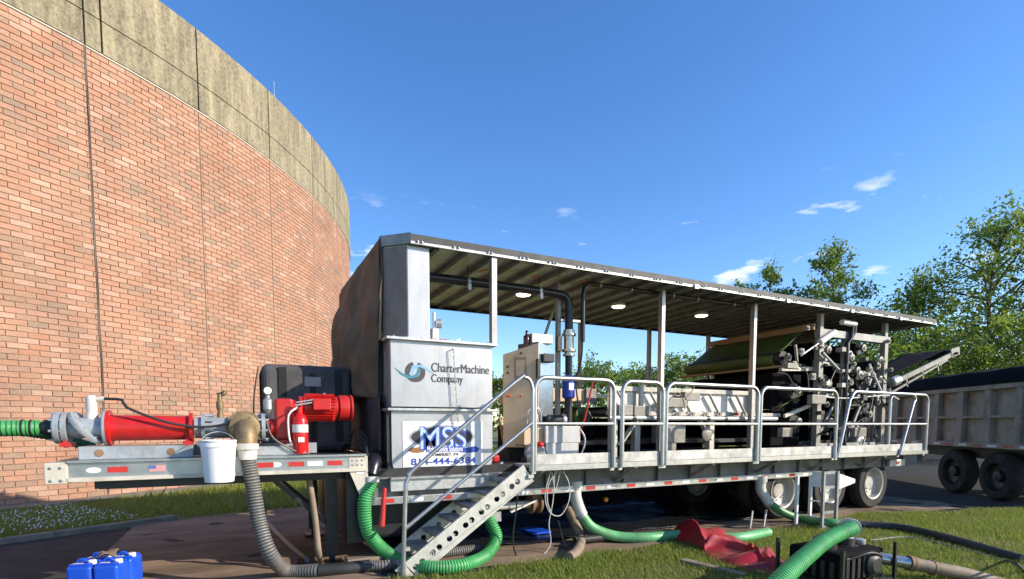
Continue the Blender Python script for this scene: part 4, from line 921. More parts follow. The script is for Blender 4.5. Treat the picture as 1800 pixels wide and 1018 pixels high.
# camlock elbow and grey hose
xq = pxx(430); ch_ = thing('suction_hose', 'grey ribbed hose dropping from the pump elbow to the ground', 'hose', (xq, 5.9, 0))
MB().lathe([(.17, 0), (.17, .03), (.13, .03), (.125, .10), (.14, .10), (.14, .14), (.11, .15)], (xq, PY-.08, PZ), (0, -1, 0), 26).build('flange', brass, ch_, smooth=32)
MB().tube(spline([(xq, PY-.2, PZ), (xq+.01, PY-.30, PZ-.03), (xq+.015, PY-.34, PZ-.11), (xq+.018, PY-.345, PZ-.2)], .03), [.11]*1 + [.105]*30, 20).build('elbow', brass, ch_, smooth=50) if False else None
el = spline([(xq, PY-.18, PZ), (xq+.005, PY-.27, PZ-.02), (xq+.012, PY-.32, PZ-.09), (xq+.015, PY-.33, PZ-.17)], .03)
MB().tube(el, .095, 20).build('elbow', brass, ch_, smooth=50)
MB().lathe([(.09, 0), (.105, .01), (.105, .06), (.09, .07), (.082, .16)], (xq+.015, PY-.33, PZ-.15), (0, 0, -1), 22).build('camlock', pvc_white, ch_, smooth=32)
hx_, hy_ = xq+.015, PY-.33
path = [(hx_, hy_, PZ-.28), at(444, 850, Y=5.85), at(456, 920, Y=5.8), at(476, 975, Y=5.75)]
g0 = at(505, 1003, z=.075); g1 = at(560, 1003, z=.075)
rib_hose('hose', path + [g0, g1], .072, grey_hose, grey_dark, ch_, .028)
g2 = at(650, 995, z=.075)
MB().tube(spline([g1, at(605, 1000, z=.075), g2], .08), .07, 14).build('black_section', black_hose, ch_, smooth=50)
rib_hose('hose_end', [g2, at(690, 992, z=.075), at(760, 975, z=.075), at(860, 962, z=.075)], .06, grey_hose, grey_dark, ch_, .028)
# green inlet hose from the left
gh = thing('inlet_hose', 'bright green ribbed hose coming in from the left to the pump inlet', 'hose', (-2, PY, 1.4))
xe = pxx(72)
rib_hose('hose', [(xe-2.2, PY+.25, PZ-.10), (xe-1.0, PY+.06, PZ-.03), (xe-.35, PY, PZ-.005), (xe, PY, PZ)], .072, green_hose, green_dark, gh, .034)
for x in (xe-.06, xe-.12): MB().lathe([(.075, -.009), (.0765, 0), (.075, .009)], (x, PY, PZ), (1, 0, 0), 18).build('hose_clamp', dark_steel, gh, smooth=30)
gh2 = thing('return_hose', 'darker green hose behind the bright green inlet hose', 'hose', (-2, 6.6, 1.5))
p, r_ = ribbed([(xe-2.4, 6.75, PZ+.02), (xe-.9, 6.62, PZ+.05), (xe-.1, 6.55, PZ-.05), (xe+.3, 6.6, PZ-.2)], .055, .03, .008); MB().tube(p, r_, 12).build('hose', M('dark green hose', (.02,.13,.05), .5), gh2, smooth=60)
# fittings on the pump
ft = thing('sample_valve', 'upright brass ball valve with lever on the pump housing', 'valve', (pxx(388), PY, PZ+.11))
x = pxx(388)
MB().lathe([(.03, 0), (.03, .05), (.022, .05), (.022, .09), (.034, .09), (.034, .16), (.02, .17), (.02, .24)], (x, PY, PZ+.10), (0, 0, 1), 14).build('body', brass, ft, smooth=30)
MB().bar((x-.02, PY, PZ+.34), (x+.05, PY-.02, PZ+.36), .03, .012).build('lever', dark_steel, ft); MB().lathe([(.02, 0), (.026, .03), (.012, .05)], (x+.02, PY-.0, PZ+.33), (.6, -.2, .6), 10).build('nozzle', brass, ft)
f2 = thing('breather_pipe', 'white tee fitting with thin black hose on the pump inlet', 'pipe fitting', (pxx(163), PY, PZ+.09))
x = pxx(163)
MB().lathe([(.05, 0), (.05, .06), (.04, .06), (.045, .10), (.045, .2), (.03, .22)], (x, PY, PZ+.08), (0, 0, 1), 14).build('tee', pvc_white, f2, smooth=30)
MB().cyl((x, PY, PZ+.26), (x+.10, PY-.02, PZ+.27), .022, n=10).build('side_arm', pvc_white, f2)
MB().tube(spline([(x+.10, PY-.02, PZ+.27), (x+.25, PY-.08, PZ+.26), (pxx(230), PY-.15, PZ+.19), (pxx(300), PY-.17, PZ+.05), (pxx(370), PY-.17, PZ+.01), (pxx(440), PY-.22, PZ+.10)], .05), .013, 8).build('hose', black_hose, f2, smooth=60)
f3 = thing('pressure_seal', 'round white faced gauge on a grey seal above the pump flange', 'gauge', (pxx(472), PY-.1, PZ+.15))
x = pxx(472)
MB().lathe([(.02, 0), (.045, .04), (.045, .13), (.02, .16), (.02, .2)], (x, PY-.06, PZ+.15), (0, 0, 1), 16).build('seal', galv, f3, smooth=30)
MB().lathe([(.045, 0), (.045, .03), (.04, .035)], (x, PY-.07, PZ+.38), (0, -1, 0), 18).build('gauge_case', dark_steel, f3, smooth=30); MB().lathe([(.038, 0), (.038, .003)], (x, PY-.105, PZ+.38), (0, -1, 0), 18).build('gauge_face', white_paint, f3)
ex_ = thing('fire_extinguisher', 'red fire extinguisher standing on the neck in front of the red motor', 'fire extinguisher', tuple(at(528, 797, Y=6.0)))
q = at(529, 797, Y=6.0)
MB().lathe([(.070, 0), (.077, .02), (.077, .34), (.058, .39), (.028, .42), (.028, .48)], tuple(q), (0, 0, 1), 26).build('cylinder', red_ext, ex_, smooth=40)
MB().lathe([(.0782, 0), (.0782, .08)], (q.x, q.y, q.z+.22), (0, 0, 1), 26).build('label', whitetape, ex_, smooth=40); bx(q.x-.03, q.x+.03, q.y-.082, q.y-.0785, q.z+.12, q.z+.17).build('badge', whitetape, ex_)
MB().bar((q.x-.04, q.y, q.z+.50), (q.x+.12, q.y-.02, q.z+.53), .02, .015).build('handle', galv, ex_); MB().bar((q.x-.03, q.y, q.z+.53), (q.x+.13, q.y-.02, q.z+.56), .02, .012).build('trigger', galv, ex_)
MB().tube(spline([(q.x-.02, q.y, q.z+.48), (q.x-.11, q.y-.03, q.z+.40), (q.x-.115, q.y-.03, q.z+.2), (q.x-.10, q.y-.03, q.z+.12)], .04), [.009]*1+[.009]*60 if False else .010, 8).build('hose', whitetape, ex_, smooth=60)
bk = thing('white_bucket', 'white plastic bucket hanging from the trailer neck below the pump', 'bucket', tuple(at(385, 848, Y=5.72)))
q = at(386, 847, Y=5.74)
MB().lathe([(.12, 0), (.125, .005), (.148, .33), (.155, .33), (.155, .36), (.15, .37), (.157, .38), (.157, .395), (.148, .395), (.146, .34), (.12, .02)], (q.x, q.y, q.z), (0, 0, 1), 32).build('pail', white_pl, bk, smooth=35)
MB().tube(spline([(q.x-.155, q.y, q.z+.36), (q.x-.10, q.y+.05, q.z+.44), (q.x, q.y+.14, q.z+.47), (q.x+.10, q.y+.05, q.z+.44), (q.x+.155, q.y, q.z+.36)], .03), .004, 6).build('bail', galv, bk)
MB().lathe([(.02, 0), (.02, .04)], (q.x-.17, q.y, q.z+.36), (1, 0, 0), 10).build('bail_lug', white_pl, bk)
# covered blower behind the pump
cvx = thing('covered_blower', 'black canvas covered machine with two straps behind the red motor', 'covered machine', (.7, 7.2, 1.285))
def soft(u, v): return u, v
m = bx(.22, 1.22, 6.75, 7.6, 1.285, 2.30); cvo = m.build('canvas_cover', black_canvas, cvx); bmod = cvo.modifiers.new('bevel', 'BEVEL'); bmod.width = .09; bmod.segments = 4
for x in (.40, 1.02): bx(x, x+.085, 6.735, 6.749, 1.40, 2.26).build('strap', black_web, cvx)
bx(.68, .86, 6.738, 6.7485, 2.05, 2.16).build('patch', M('grey patch', (.28,.27,.26), .8), cvx)
MB().grid(lambda u, v: (.20-.06*math.sin(v*PI), 6.8+u*.7, 1.3+v*.95+.02*math.sin(u*12)), 12, 12).build('side_flap', canvas, cvx, smooth=80, solid=.01)
bx(.74, .80, 6.74, 6.749, 1.35, 2.2).build('seam', black_web, cvx)
cbx = thing('cable_bundle', 'loose black cables on the neck deck beside the hopper', 'cables', (1.1, 6.2, 1.28))
for k in range(5): MB().tube(spline([(1.0+.03*k, 6.5, 1.29), (1.08+.02*k, 6.3, 1.40+.04*k), (1.18+.02*k, 6.2, 1.33+.03*k), (1.25, 6.15-.02*k, 1.28), (1.3+.02*k, 6.1, 1.05)], .04), .010, 6).build('cable', black_hose, cbx, smooth=60)
MB().tube(spline([at(468, 740, Y=6.0), at(480, 770, Y=5.97), at(520, 793, Y=5.95), at(545, 797, Y=5.94)], .05), .010, 6).build('cable', grey_hose, cbx, smooth=60)

# ------------------------------------------------------------------ hoses below the deck
def hose(name, label, pts, r, mt, rib=True, extra=None):
    t_ = thing(name, label, 'hose', tuple(pts[-1]))
    if rib: rib_hose('hose_body', pts, r, mt, green_dark, t_)
    else: MB().tube(spline(pts, .05), r, 14).build('hose_body', mt, t_, smooth=60)
    return t_
a = at(655, 812, Y=6.0); b = at(652, 845, Y=5.95)
t_ = hose('drop_hose', 'green ribbed hose dropping from a black elbow left of the stair and looping behind it', [b, at(641, 885, Y=5.9), at(648, 935, Y=5.88), at(675, 968, Y=5.95), at(712, 990, z=.08), at(760, 998, z=.08), at(815, 993, z=.08), at(855, 975, Y=5.75), at(872, 945, Y=5.9), at(862, 918, Y=6.0), at(857, 900, Y=6.1)], .078, green_hose)
MB().tube(spline([(a.x+.12, 6.25, a.z+.05), (a.x+.06, 6.1, a.z+.03), (a.x+.01, 6.0, a.z-.03), b + Vector((0, 0, .06))], .03), .085, 16).build('elbow', black_pvc, t_, smooth=50)
MB().lathe([(.09, -.03), (.092, 0), (.09, .03)], tuple(b + Vector((0, 0, .02))), (0, 0, 1), 18).build('clamp', pvc_white, t_, smooth=40)
def elbow_hose(label, ex0, pts, mt, r=.075):
    t_ = hose('outlet_hose', label, pts, r, mt, rib=False)
    MB().tube(spline([ex0 + Vector((0, .0, .20)), ex0 + Vector((0, .0, .06)), ex0 + Vector((.01, -.01, -.05)), Vector(pts[0])], .03), .08, 16).build('elbow', pvc_white, t_, smooth=50)
    MB().lathe([(.095, 0), (.095, .10)], tuple(ex0 + Vector((0, .0, .10))), (0, 0, 1), 18).build('collar', pvc_white, t_, smooth=40)
    MB().lathe([(.088, -.02), (.088, .02)], tuple(pts[0]), tuple(Vector(pts[1])-Vector(pts[0])), 16).build('clamp', galv, t_, smooth=40)
    return t_
elbow_hose('light green hose from the white elbow under the middle of the trailer', at(1011, 872, Y=5.95), [at(1022, 905, Y=5.9), at(1042, 928, Y=5.85), at(1085, 943, z=.10), at(1140, 945, z=.08), at(1200, 940, z=.08), at(1290, 946, z=.08), at(1350, 936, z=.08)], green_flat, .07)
elbow_hose('green hose from the white elbow beside the front trailer wheel', at(1337, 858, Y=5.92), [at(1352, 884, Y=5.85), at(1375, 900, Y=5.75), at(1410, 913, Y=5.6), at(1450, 918, z=.12), at(1500, 922, z=.09)], M('dull green hose', (.06,.22,.08), .45, 0, .2, 4), .065)
hose('black_suction_hose', 'black hose lying on the grass behind the black pump', [at(1495, 922, z=.08), at(1540, 924, z=.08), at(1590, 929, z=.08), at(1660, 945, z=.07), at(1800, 985, z=.06)], .06, black_hose, False)
hose('short_grey_hose', 'bent grey hose under the deck by the looped white wires', [at(995, 890, Y=6.3), at(1008, 915, Y=6.1), at(1021, 945, Y=5.95), at(1015, 968, z=.08), at(1000, 980, z=.06)], .062, tan_hose, False)
hose('ground_hose', 'dark hose lying along the back of the ground fabric', [at(1010, 950, z=.09), at(1090, 942, z=.09), at(1180, 936, z=.09)], .05, black_hose, False)
hose('muddy_hose', 'muddy tan hose running down the landing leg under the neck', [at(543, 842, Y=6.2), at(548, 870, Y=6.1), at(555, 920, Y=6.05), at(560, 970, Y=6.0), at(565, 990, z=.05)], .032, tan_hose, False)
hose('slack_grey_hose', 'slack grey hose looping over the ground fabric below the neck', [at(465, 885, z=.35), at(468, 915, z=.1), at(500, 950, z=.05), at(540, 985, z=.05)], .03, grey_hose, False)
wr = thing('loose_wires', 'looped pale wires hanging down from the walkway edge', 'wires', tuple(at(960, 985, z=0)))
for pts_ in (((968, 828), (958, 870), (966, 900), (985, 906), (1000, 880), (1000, 850), (990, 828)), ((975, 828), (972, 880), (965, 920), (968, 955), (955, 975), (935, 988)), ((985, 828), (976, 860), (970, 830)), ((980, 828), (965, 850), (962, 880), (970, 905))):
    MB().tube(spline([at(*p, Y=5.62) for p in pts_], .03), .007, 6).build('wire', pvc_white, wr, smooth=60)
for pts_ in (((911, 840), (908, 890), (902, 940), (905, 970), (915, 988)), ((981, 915), (990, 950), (1002, 985))):
    MB().tube(spline([at(*p, Y=5.7) for p in pts_], .03), .009, 6).build('cable', black_hose, wr, smooth=60)
rh = tag(MB().tube([at(676, 858, Y=5.8), at(673, 900, Y=5.78), at(671, 925, Y=5.77)], [.022, .03, .036], 10).build('red_lever', redp, smooth=50), 'red lever handle hanging left of the stair foot', 'lever')
tag(bx(3.6, 3.9, 6.5, 6.9, .06, .09).build('blue_mat', blue_pl), 'scrap of blue plastic lying under the trailer', 'plastic scrap')
tag(bx(.98, 1.36, 5.9, 6.1, .03, .14).build('timber_block', woodgrey, bevel=.01), 'weathered timber block under the landing leg', 'timber')
tag(bx(.30, .52, 6.4, 6.6, .03, .12).build('brick_paver', rust, bevel=.01), 'red brown paver lying under the trailer neck', 'paver')

# ------------------------------------------------------------------ blue jugs
def jug(cx, cy, rz, label):
    j = thing('blue_jug', label, 'jug', (cx, cy, .02), 'blue jugs on the pavement'); j.rotation_euler = (0, 0, rz)
    org = Vector((cx, cy, .02))
    def b_(nm, m_, mt, par=j, **k):
        for i, p in enumerate(m_.v): m_.v[i] = (p[0]+org.x, p[1]+org.y, p[2]+org.z)
        return m_.build(nm, mt, par, **k)
    bd = b_('body', bx(-.105, .105, -.12, .12, 0, .27), blue_pl); q_ = bd.modifiers.new('b', 'BEVEL'); q_.width = .028; q_.segments = 3
    b_('top_ridge', bx(-.09, .09, -.10, -.04, .265, .288), blue_pl, bevel=.012); b_('top_ridge', bx(-.09, .09, .04, .10, .265, .285), blue_pl, bevel=.012)
    b_('handle', MB().tube(spline([(-.07, .0, .265), (-.05, .0, .305), (.0, .0, .31), (.025, 0, .265)], .02), .014, 8), blue_pl, smooth=50)
    b_('cap', MB().lathe([(.034, 0), (.034, .035), (.028, .04)], (.06, -.0, .264), (0, 0, 1), 16), white_pl, smooth=40)
    b_('label_strip', bx(-.06, .02, -.085, -.055, .2885, .290), whitetape)
jp = at(186, 984, z=.29); ux = Vector((math.cos(-.28), math.sin(-.28), 0)); uy = Vector((-ux.y, ux.x, 0))
for i, (sx_, sy_, lb) in enumerate(((-.5, -.5, 'front left blue jug of the four beside the ground fabric'), (.5, -.5, 'front right blue jug of the four beside the ground fabric'), (-.5, .5, 'rear left blue jug of the four beside the ground fabric'), (.5, .5, 'rear right blue jug of the four beside the ground fabric'))):
    c = jp + ux*sx_*.222 + uy*sy_*.252; jug(c.x, c.y, -.28, lb)
q = jp + Vector((0, .05, 0))
rg = tag(MB().grid(lambda u, v: (q.x-.05+u*.12+.02*math.sin(v*9), q.y-.1+v*.18, .335+.03*math.sin(u*5+v*7)*math.sin(v*6)+.025*math.sin(u*PI)), 14, 14).build('old_rag', M('brown rag', (.22,.16,.11), .9, 0, .3, 9), smooth=80, solid=.008), 'crumpled brown rag lying on top of the blue jugs', 'rag')

# ------------------------------------------------------------------ foreground right: stand, pump, hoses, red tarp
sd_ = thing('sampling_stand', 'grey metal ladder stand with white tray in front of the trailer wheels', 'stand', tuple(at(1460, 936, z=0)))
p0 = at(1444, 934, z=0); p1 = Vector((p0.x+.30, p0.y-.02, 0)); ht = .90
for p in (p0, p1):
    bx(p.x-.02, p.x+.02, p.y-.02, p.y+.02, 0, ht).build('leg', frame_paint, sd_); bx(p.x-.02, p.x+.02, p.y+.40, p.y+.44, 0, ht-.1).build('leg', white_paint, sd_)
for z in (.06, .28, .66, .88): bx(p0.x+.02, p1.x-.02, p0.y-.015, p0.y+.015, z-.02, z+.02).build('rung', frame_paint, sd_)
MB().prism([(p1.x+.02, p1.y-.02, .86), (p1.x+.02, p1.y-.02, .62), (p1.x+.42, p1.y-.02, .70), (p1.x+.42, p1.y-.02, .76)], (0, .44, 0)).build('tray', white_paint, sd_, bevel=.006)
for z in (.15, .40): MB().bar((p1.x, p1.y+.42, z), (p1.x, p1.y, z), .02, .02).build('side_rung', white_paint, sd_)
bpum = thing('trash_pump', 'black engine pump on the grass with galvanised outlet elbow', 'pump', tuple(at(1470, 1018, z=0)))
c = at(1480, 950, Y=3.35); cx2, cy2 = c.x, 3.35
bx(cx2-.42, cx2+.30, cy2-.25, cy2+.30, .05, .36).build('engine_block', matt_black, bpum, bevel=.03)
bx(cx2-.50, cx2+.36, cy2-.32, cy2+.36, .0, .06).build('base_frame', dark_steel, bpum)
MB().lathe([(.10, 0), (.115, .02), (.115, .08), (.07, .11)], (cx2+.05, cy2-.22, .22), (0, -1, 0), 24).build('volute', dark_steel, bpum, smooth=32)
MB().lathe([(.11, 0), (.11, .12), (.06, .14)], (cx2-.28, cy2, .35), (0, 0, 1), 20).build('air_filter', black_paint, bpum, smooth=32)
for k in range(5): bx(cx2-.44, cx2-.425, cy2-.2+.09*k, cy2-.16+.09*k, .10, .27).build('cooling_fin', black_paint, bpum)
for k in range(7): bx(cx2-.36+.09*k, cx2-.31+.09*k, cy2-.275, cy2-.25, .10, .32).build('crankcase_rib', black_paint, bpum, bevel=.005)
MB().tube(spline([(cx2-.3, cy2-.26, .30), (cx2-.1, cy2-.33, .36), (cx2+.15, cy2-.30, .30), (cx2+.25, cy2-.2, .22)], .04), .014, 8).build('fuel_line', black_hose, bpum, smooth=60)
MB().lathe([(.05, 0), (.055, .01), (.055, .05), (.03, .06)], (cx2+.22, cy2-.05, .36), (0, 0, 1), 16).build('fuel_cap', galv, bpum, smooth=30)
for (dx, dy) in ((-.5, -.32), (.36, -.32), (-.5, .36), (.36, .36)): bx(cx2+dx-.015, cx2+dx+.015, cy2+dy-.015, cy2+dy+.015, 0, .42).build('frame_post', black_paint, bpum)
MB().lathe([(.12, 0), (.12, .03), (.09, .03), (.09, .10)], (cx2+.05, cy2, .34), (0, 0, 1), 20).build('outlet_flange', dark_steel, bpum, smooth=32)
eo = Vector((cx2+.05, cy2, .43))
elb = spline([eo, eo + Vector((.0, -.0, .08)), eo + Vector((-.06, -.06, .14)), eo + Vector((-.16, -.15, .14))], .02)
MB().tube(elb, .082, 18).build('elbow', galv, bpum, smooth=50)
for k in (2, -2): MB().lathe([(.094, -.02), (.098, 0), (.094, .02)], tuple(elb[k]), tuple(elb[k+1]-elb[k-1]), 20).build('elbow_ring', galv, bpum, smooth=40)
bh_ = thing('discharge_hose', 'fat green ribbed hose running from the pump elbow out of the bottom of the view', 'hose', tuple(at(1370, 1018, z=.3)))
rib_hose('hose', [elb[-1], at(1455, 948, Y=3.08), at(1420, 975, Y=2.88), at(1380, 1012, Y=2.68), at(1330, 1065, Y=2.48), at(1270, 1140, Y=2.25)], .074, green_hose, green_dark, bh_, .036, .009, 24)

sp_ = thing('intake_pipe', 'silver pipe with muddy brown hose leaving the black pump to the right', 'hose', tuple(at(1700, 1010, z=0)))
i0 = Vector((cx2+.26, cy2-.10, .24)); i1 = at(1598, 990, Y=2.98)
MB().cyl(tuple(i0), tuple(i1), .06, n=18).build('steel_pipe', M('shiny pipe', (.55,.54,.52), .25, .85, .12, 9), sp_, smooth=50)
p, r_ = ribbed([i1, at(1640, 998, Y=2.86), at(1700, 1010, Y=2.7), at(1790, 1036, Y=2.45)], .068, .06, .004); MB().tube(p, r_, 16).build('muddy_hose', tan_hose, sp_, smooth=60)
for x in (0, .06, .4): c = i1.lerp(at(1700, 1010, Y=2.7), x); MB().lathe([(.078, -.015), (.08, 0), (.078, .015)], tuple(c), tuple(at(1700, 1010, Y=2.7)-i1), 16).build('hose_clamp', rust, sp_, smooth=40)
tag(MB().tube(spline([at(1530, 950, z=.04), at(1600, 945, z=.04), at(1690, 965, z=.04), at(1760, 985, z=.04), at(1800, 1000, z=.04)], .1), .018, 8).build('grey_cable', grey_hose, smooth=60), 'thin grey cable lying in the grass to the right of the black pump', 'cable')
tag(MB().tube(spline([at(1768, 985, z=.05), at(1785, 990, z=.25), at(1800, 1005, z=.05), at(1812, 1030, z=.04)], .05), .012, 8).build('black_cable', black_hose, smooth=60), 'black looped cable in the grass at the right edge', 'cable')
A_, B_ = at(1225, 952, z=0), at(1395, 1012, z=0)
ax_ = (B_-A_); ln = ax_.length; ax_.normalize(); sx2 = Vector((-ax_.y, ax_.x, 0))
_rr = random.Random(5)
RIDGE = [(_rr.uniform(.05, .13), math.cos(a_), math.sin(a_), _rr.uniform(-.3, 1.9), _rr.uniform(.035, .09)) for a_ in [_rr.uniform(-.9, 1.2) for _ in range(16)]]
def rt(u, v):
    s_ = -.35 + u*(ln+.5); wd = .42 - .12*u; q = A_ + ax_*s_ + sx2*((v-.5)*2*wd + .08*math.sin(u*7))
    env = math.sin(v*PI)**.6 * (math.sin(min(1, u*1.02)*PI)**.35 if 0 < u < 1 else 0)
    h = .30*math.exp(-((u-.17)/.15)**2) + .13 - .04*u
    f = .6 + .4*math.sin(v*9 + 4*math.sin(u*6)) * math.cos(u*11 + v*3)
    rg_ = sum(hh*math.exp(-((u*ln*ca + v*.8*sa - of)/ww)**2) for hh, ca, sa, of, ww in RIDGE)
    return q.x + .05*math.sin(v*9+u*7), q.y + .05*math.sin(u*13+v*5), .02 + max(0, env*h*(.75+.25*f)*.62 + rg_*env*.8)
tag(MB().grid(rt, 140, 70).build('red_tarp', redcloth, smooth=85, solid=.006), 'crumpled dark red vinyl tarp heaped on the grass edge', 'tarp')
tag(MB().bar(at(1200, 985, z=.03), at(1310, 1012, z=.03), .10, .04).build('timber_board', woodgrey), 'weathered board lying in the grass beside the red tarp', 'board')
for i, x in enumerate((1318, 1342)):
    q = at(x, 930 - i*2, z=0)
    tag(MB().bar((q.x, q.y, 0), (q.x+.05, q.y, .28), .02, .03).build('ground_stake', galv), ['left of two short metal stakes beside the red tarp', 'right of two short metal stakes beside the red tarp'][i], 'stake', 'metal stakes beside the red tarp')

# ------------------------------------------------------------------ dump body behind the trailer
DE = -1.5
dd = Vector((.54, .84, 0)).normalized(); dn2 = Vector((-dd.y, dd.x, 0))
O = at(1740, 880, z=0) + dd*.0
du = thing('dump_trailer', 'grey ribbed dump trailer with black tarp top parked behind the conveyor', 'dump trailer', tuple(O))
def DP(s_, n_, z): q = O + dd*s_ - dn2*n_; return Vector((q.x, q.y, z))
def dbox(s0, s1, n0, n1, z0, z1, nm, mt, par=du, **k):
    return MB().add([DP(s0,n0,z0), DP(s1,n0,z0), DP(s1,n1,z0), DP(s0,n1,z0), DP(s0,n0,z1), DP(s1,n0,z1), DP(s1,n1,z1), DP(s0,n1,z1)], [(0,1,2,3), (7,6,5,4), (4,5,1,0), (5,6,2,1), (6,7,3,2), (7,4,0,3)]).build(nm, mt, par, **k)
dbox(DE, 6.2, .08, 2.5, 1.20, 2.35, 'body_shell', dump_side)
for k, s_ in enumerate(np.arange(DE+.1, 6.3, .80)): dbox(s_-.09, s_+.09, -.03, .08, 1.18, 2.40, 'side_rib', dump_side, bevel=.01)
dbox(DE, 6.25, -.045, .1, 2.34, 2.46, 'top_rail', dump_side, bevel=.01); dbox(DE, 6.25, -.02, .085, 1.74, 1.80, 'mid_rail', dump_side, bevel=.008)
dbox(DE, 6.25, -.05, .12, 1.10, 1.22, 'bottom_rail', dump_side, bevel=.01)
for k, s_ in enumerate(np.arange(DE+.1, 6.0, .42)): dbox(s_, s_+.24, -.054, -.0505, 1.13, 1.18, 'reflector', redtape if k % 2 == 0 else whitetape)
m = MB()
def dtarp(u, v): q = DP(DE+u*(6.2-DE), -.06+v*2.6, 0); return q.x, q.y, 2.44 + .42*max(0, math.sin(v*PI))**.22 + .03*math.sin(u*40)*math.sin(v*PI)
m.grid(dtarp, 60, 16).build('tarp_cover', matt_black, du, smooth=70)
dbox(DE, 6.2, .3, 2.3, .85, 1.15, 'chassis', dark_steel)
def dwheel(s_, n_):
    c = DP(s_, n_, .52); axn = -dn2
    wh = MB().lathe([(.30, -.14), (.46, -.14), (.50, -.10), (.52, -.05), (.52, .05), (.50, .10), (.46, .14), (.30, .14)], tuple(c), tuple(axn), 30, False).build('wheel', rubber, du, smooth=35)
    MB().lathe([(.295, -.13), (.28, -.14), (.26, -.06), (.12, -.04), (.11, -.12), (.02, -.13), (.0, -.13)], tuple(c), tuple(axn), 24, False).build('rim', dark_steel, wh, smooth=30)
for s_ in (-.05, 1.25): dwheel(s_, .18); dwheel(s_, 2.3)

# ------------------------------------------------------------------ trees
def tree(base, h, cw, seed, mat, label, n_leaf=14000, leaf=.15, low=.25, nb=16, group='trees behind the trailer', tr=.16, airy=.45, name='leafy_tree'):
    r = np.random.default_rng(seed); t_ = thing(name, label, 'tree', tuple(base), group)
    bz = Vector(base); tk = MB()
    trunk = [bz + Vector((.04*h*math.sin(k*1.1+seed)*k/8, .04*h*math.cos(k*.9+seed)*k/8, h*.93*k/8)) for k in range(9)]
    tk.tube(spline(trunk, h/20), [max(.012, tr*(1-.93*k/len(spline(trunk, h/20)))) for k in range(len(spline(trunk, h/20)))], 8)
    ends = []
    for i in range(nb):
        f = low + (1-low)*(i+.5)/nb; j = int(f*8*.999); p = trunk[j].lerp(trunk[min(8, j+1)], f*8-j)
        prof_ = math.sin(min(1, (1-f)/(1-low)*1.15+.12)*PI*.55)
        ln_ = cw*.5*prof_*r.uniform(.65, 1.15); az = i*2.4 + r.uniform(-.5, .5); el_ = r.uniform(.25, .8)
        d_ = Vector((math.cos(az)*math.cos(el_), math.sin(az)*math.cos(el_), math.sin(el_)))
        e = p + d_*ln_; mid_ = p + d_*ln_*.5 + Vector((0, 0, .06*ln_))
        pl = spline([p, mid_, e], max(.15, ln_/6)); tk.tube(pl, [max(.008, tr*.35*(1-.85*k/len(pl))) for k in range(len(pl))], 5)
        for k in range(4):
            u_ = r.uniform(.35, 1); s_ = p + (e-p)*u_ + Vector((0, 0, .06*ln_*math.sin(u_*PI)))
            d2 = Vector(r.normal(0, 1, 3)); d2.z = abs(d2.z)*.5; d2.normalize(); e2 = s_ + d2*ln_*r.uniform(.25, .5)
            tk.tube([s_, e2], [max(.006, tr*.12), .005], 4); ends.append((s_, e2))
        ends.append((mid_, e))
    ends.append((trunk[6], trunk[8] + Vector((0, 0, h*.05))))
    tk.build('trunk', bark, t_, smooth=60)
    E = np.array([[*a, *b] for a, b in ends]); k = r.integers(0, len(E), n_leaf); u = r.uniform(.25, 1.1, n_leaf)[:, None]
    cl = r.normal(0, airy*cw/9, (len(E)*5, 3)); c = E[k, :3]*(1-u) + E[k, 3:]*u; c = c + cl[k*5 + r.integers(0, 5, n_leaf)] + r.normal(0, airy*cw/20, (n_leaf, 3))
    a = r.normal(0, 1, (n_leaf, 3)); a /= np.linalg.norm(a, axis=1)[:, None]; b = np.cross(a, r.normal(0, 1, (n_leaf, 3))); b /= np.linalg.norm(b, axis=1)[:, None]
    s1 = leaf*r.lognormal(-.3, .38, n_leaf)[:, None]
    V_ = np.stack([c-a*s1*.5, c+b*s1*.28, c+a*s1*.5, c-b*s1*.28], 1).reshape(-1, 3) - np.array(bz)
    leaves('crown', V_, n_leaf, mat, t_)
    return t_
def leaves(name, V_, nq, mat, parent, kind=None):
    me = bpy.data.meshes.new(name); me.vertices.add(nq*4); me.loops.add(nq*4); me.polygons.add(nq)
    me.vertices.foreach_set('co', V_.astype(np.float32).ravel()); me.loops.foreach_set('vertex_index', np.arange(nq*4, dtype=np.int32))
    me.polygons.foreach_set('loop_start', np.arange(0, nq*4, 4, dtype=np.int32)); me.polygons.foreach_set('loop_total', np.full(nq, 4, dtype=np.int32))
    me.materials.append(mat); me.update(calc_edges=True)
    o = bpy.data.objects.new(name, me); COL.objects.link(o)
    if parent: o.parent = parent
    if kind: o['kind'] = kind
    return o
def gpt(x, D): d_ = at(x, 747, Y=10); v2 = Vector((d_.x, d_.y, 0)); v2 *= D/ v2.dot(Vector((_F.x, _F.y, 0)).normalized()); return (v2.x, v2.y, 0)
def hgt(y, D): return CAM_H + (747-y)/FPX*D
tree(gpt(1735, 27), hgt(388, 27), 9.5, 1, leafm, 'tallest airy tree at the right edge behind the dump trailer', 12500, .19, .16, 30, tr=.2, airy=.40)
tree(gpt(1610, 30), hgt(490, 30), 7.5, 2, leafm, 'airy tree left of the tallest one, beyond the end of the canopy', 8500, .19, .12, 22, airy=.40)
tree(gpt(1450, 30), hgt(440, 30), 6.0, 3, leafm, 'tree with pointed top showing above the rear half of the canopy', 9000, .18, .3, 16, airy=.35)
tree(gpt(1345, 31), hgt(463, 31), 5.0, 4, leafm, 'small twin top tree showing above the canopy left of the pointed one', 6000, .18, .3, 14, airy=.33)
tree(gpt(1560, 29), hgt(560, 29), 6.0, 8, leafm, 'bushy tree just beyond the rear end of the canopy', 6500, .18, .05, 18, airy=.42)
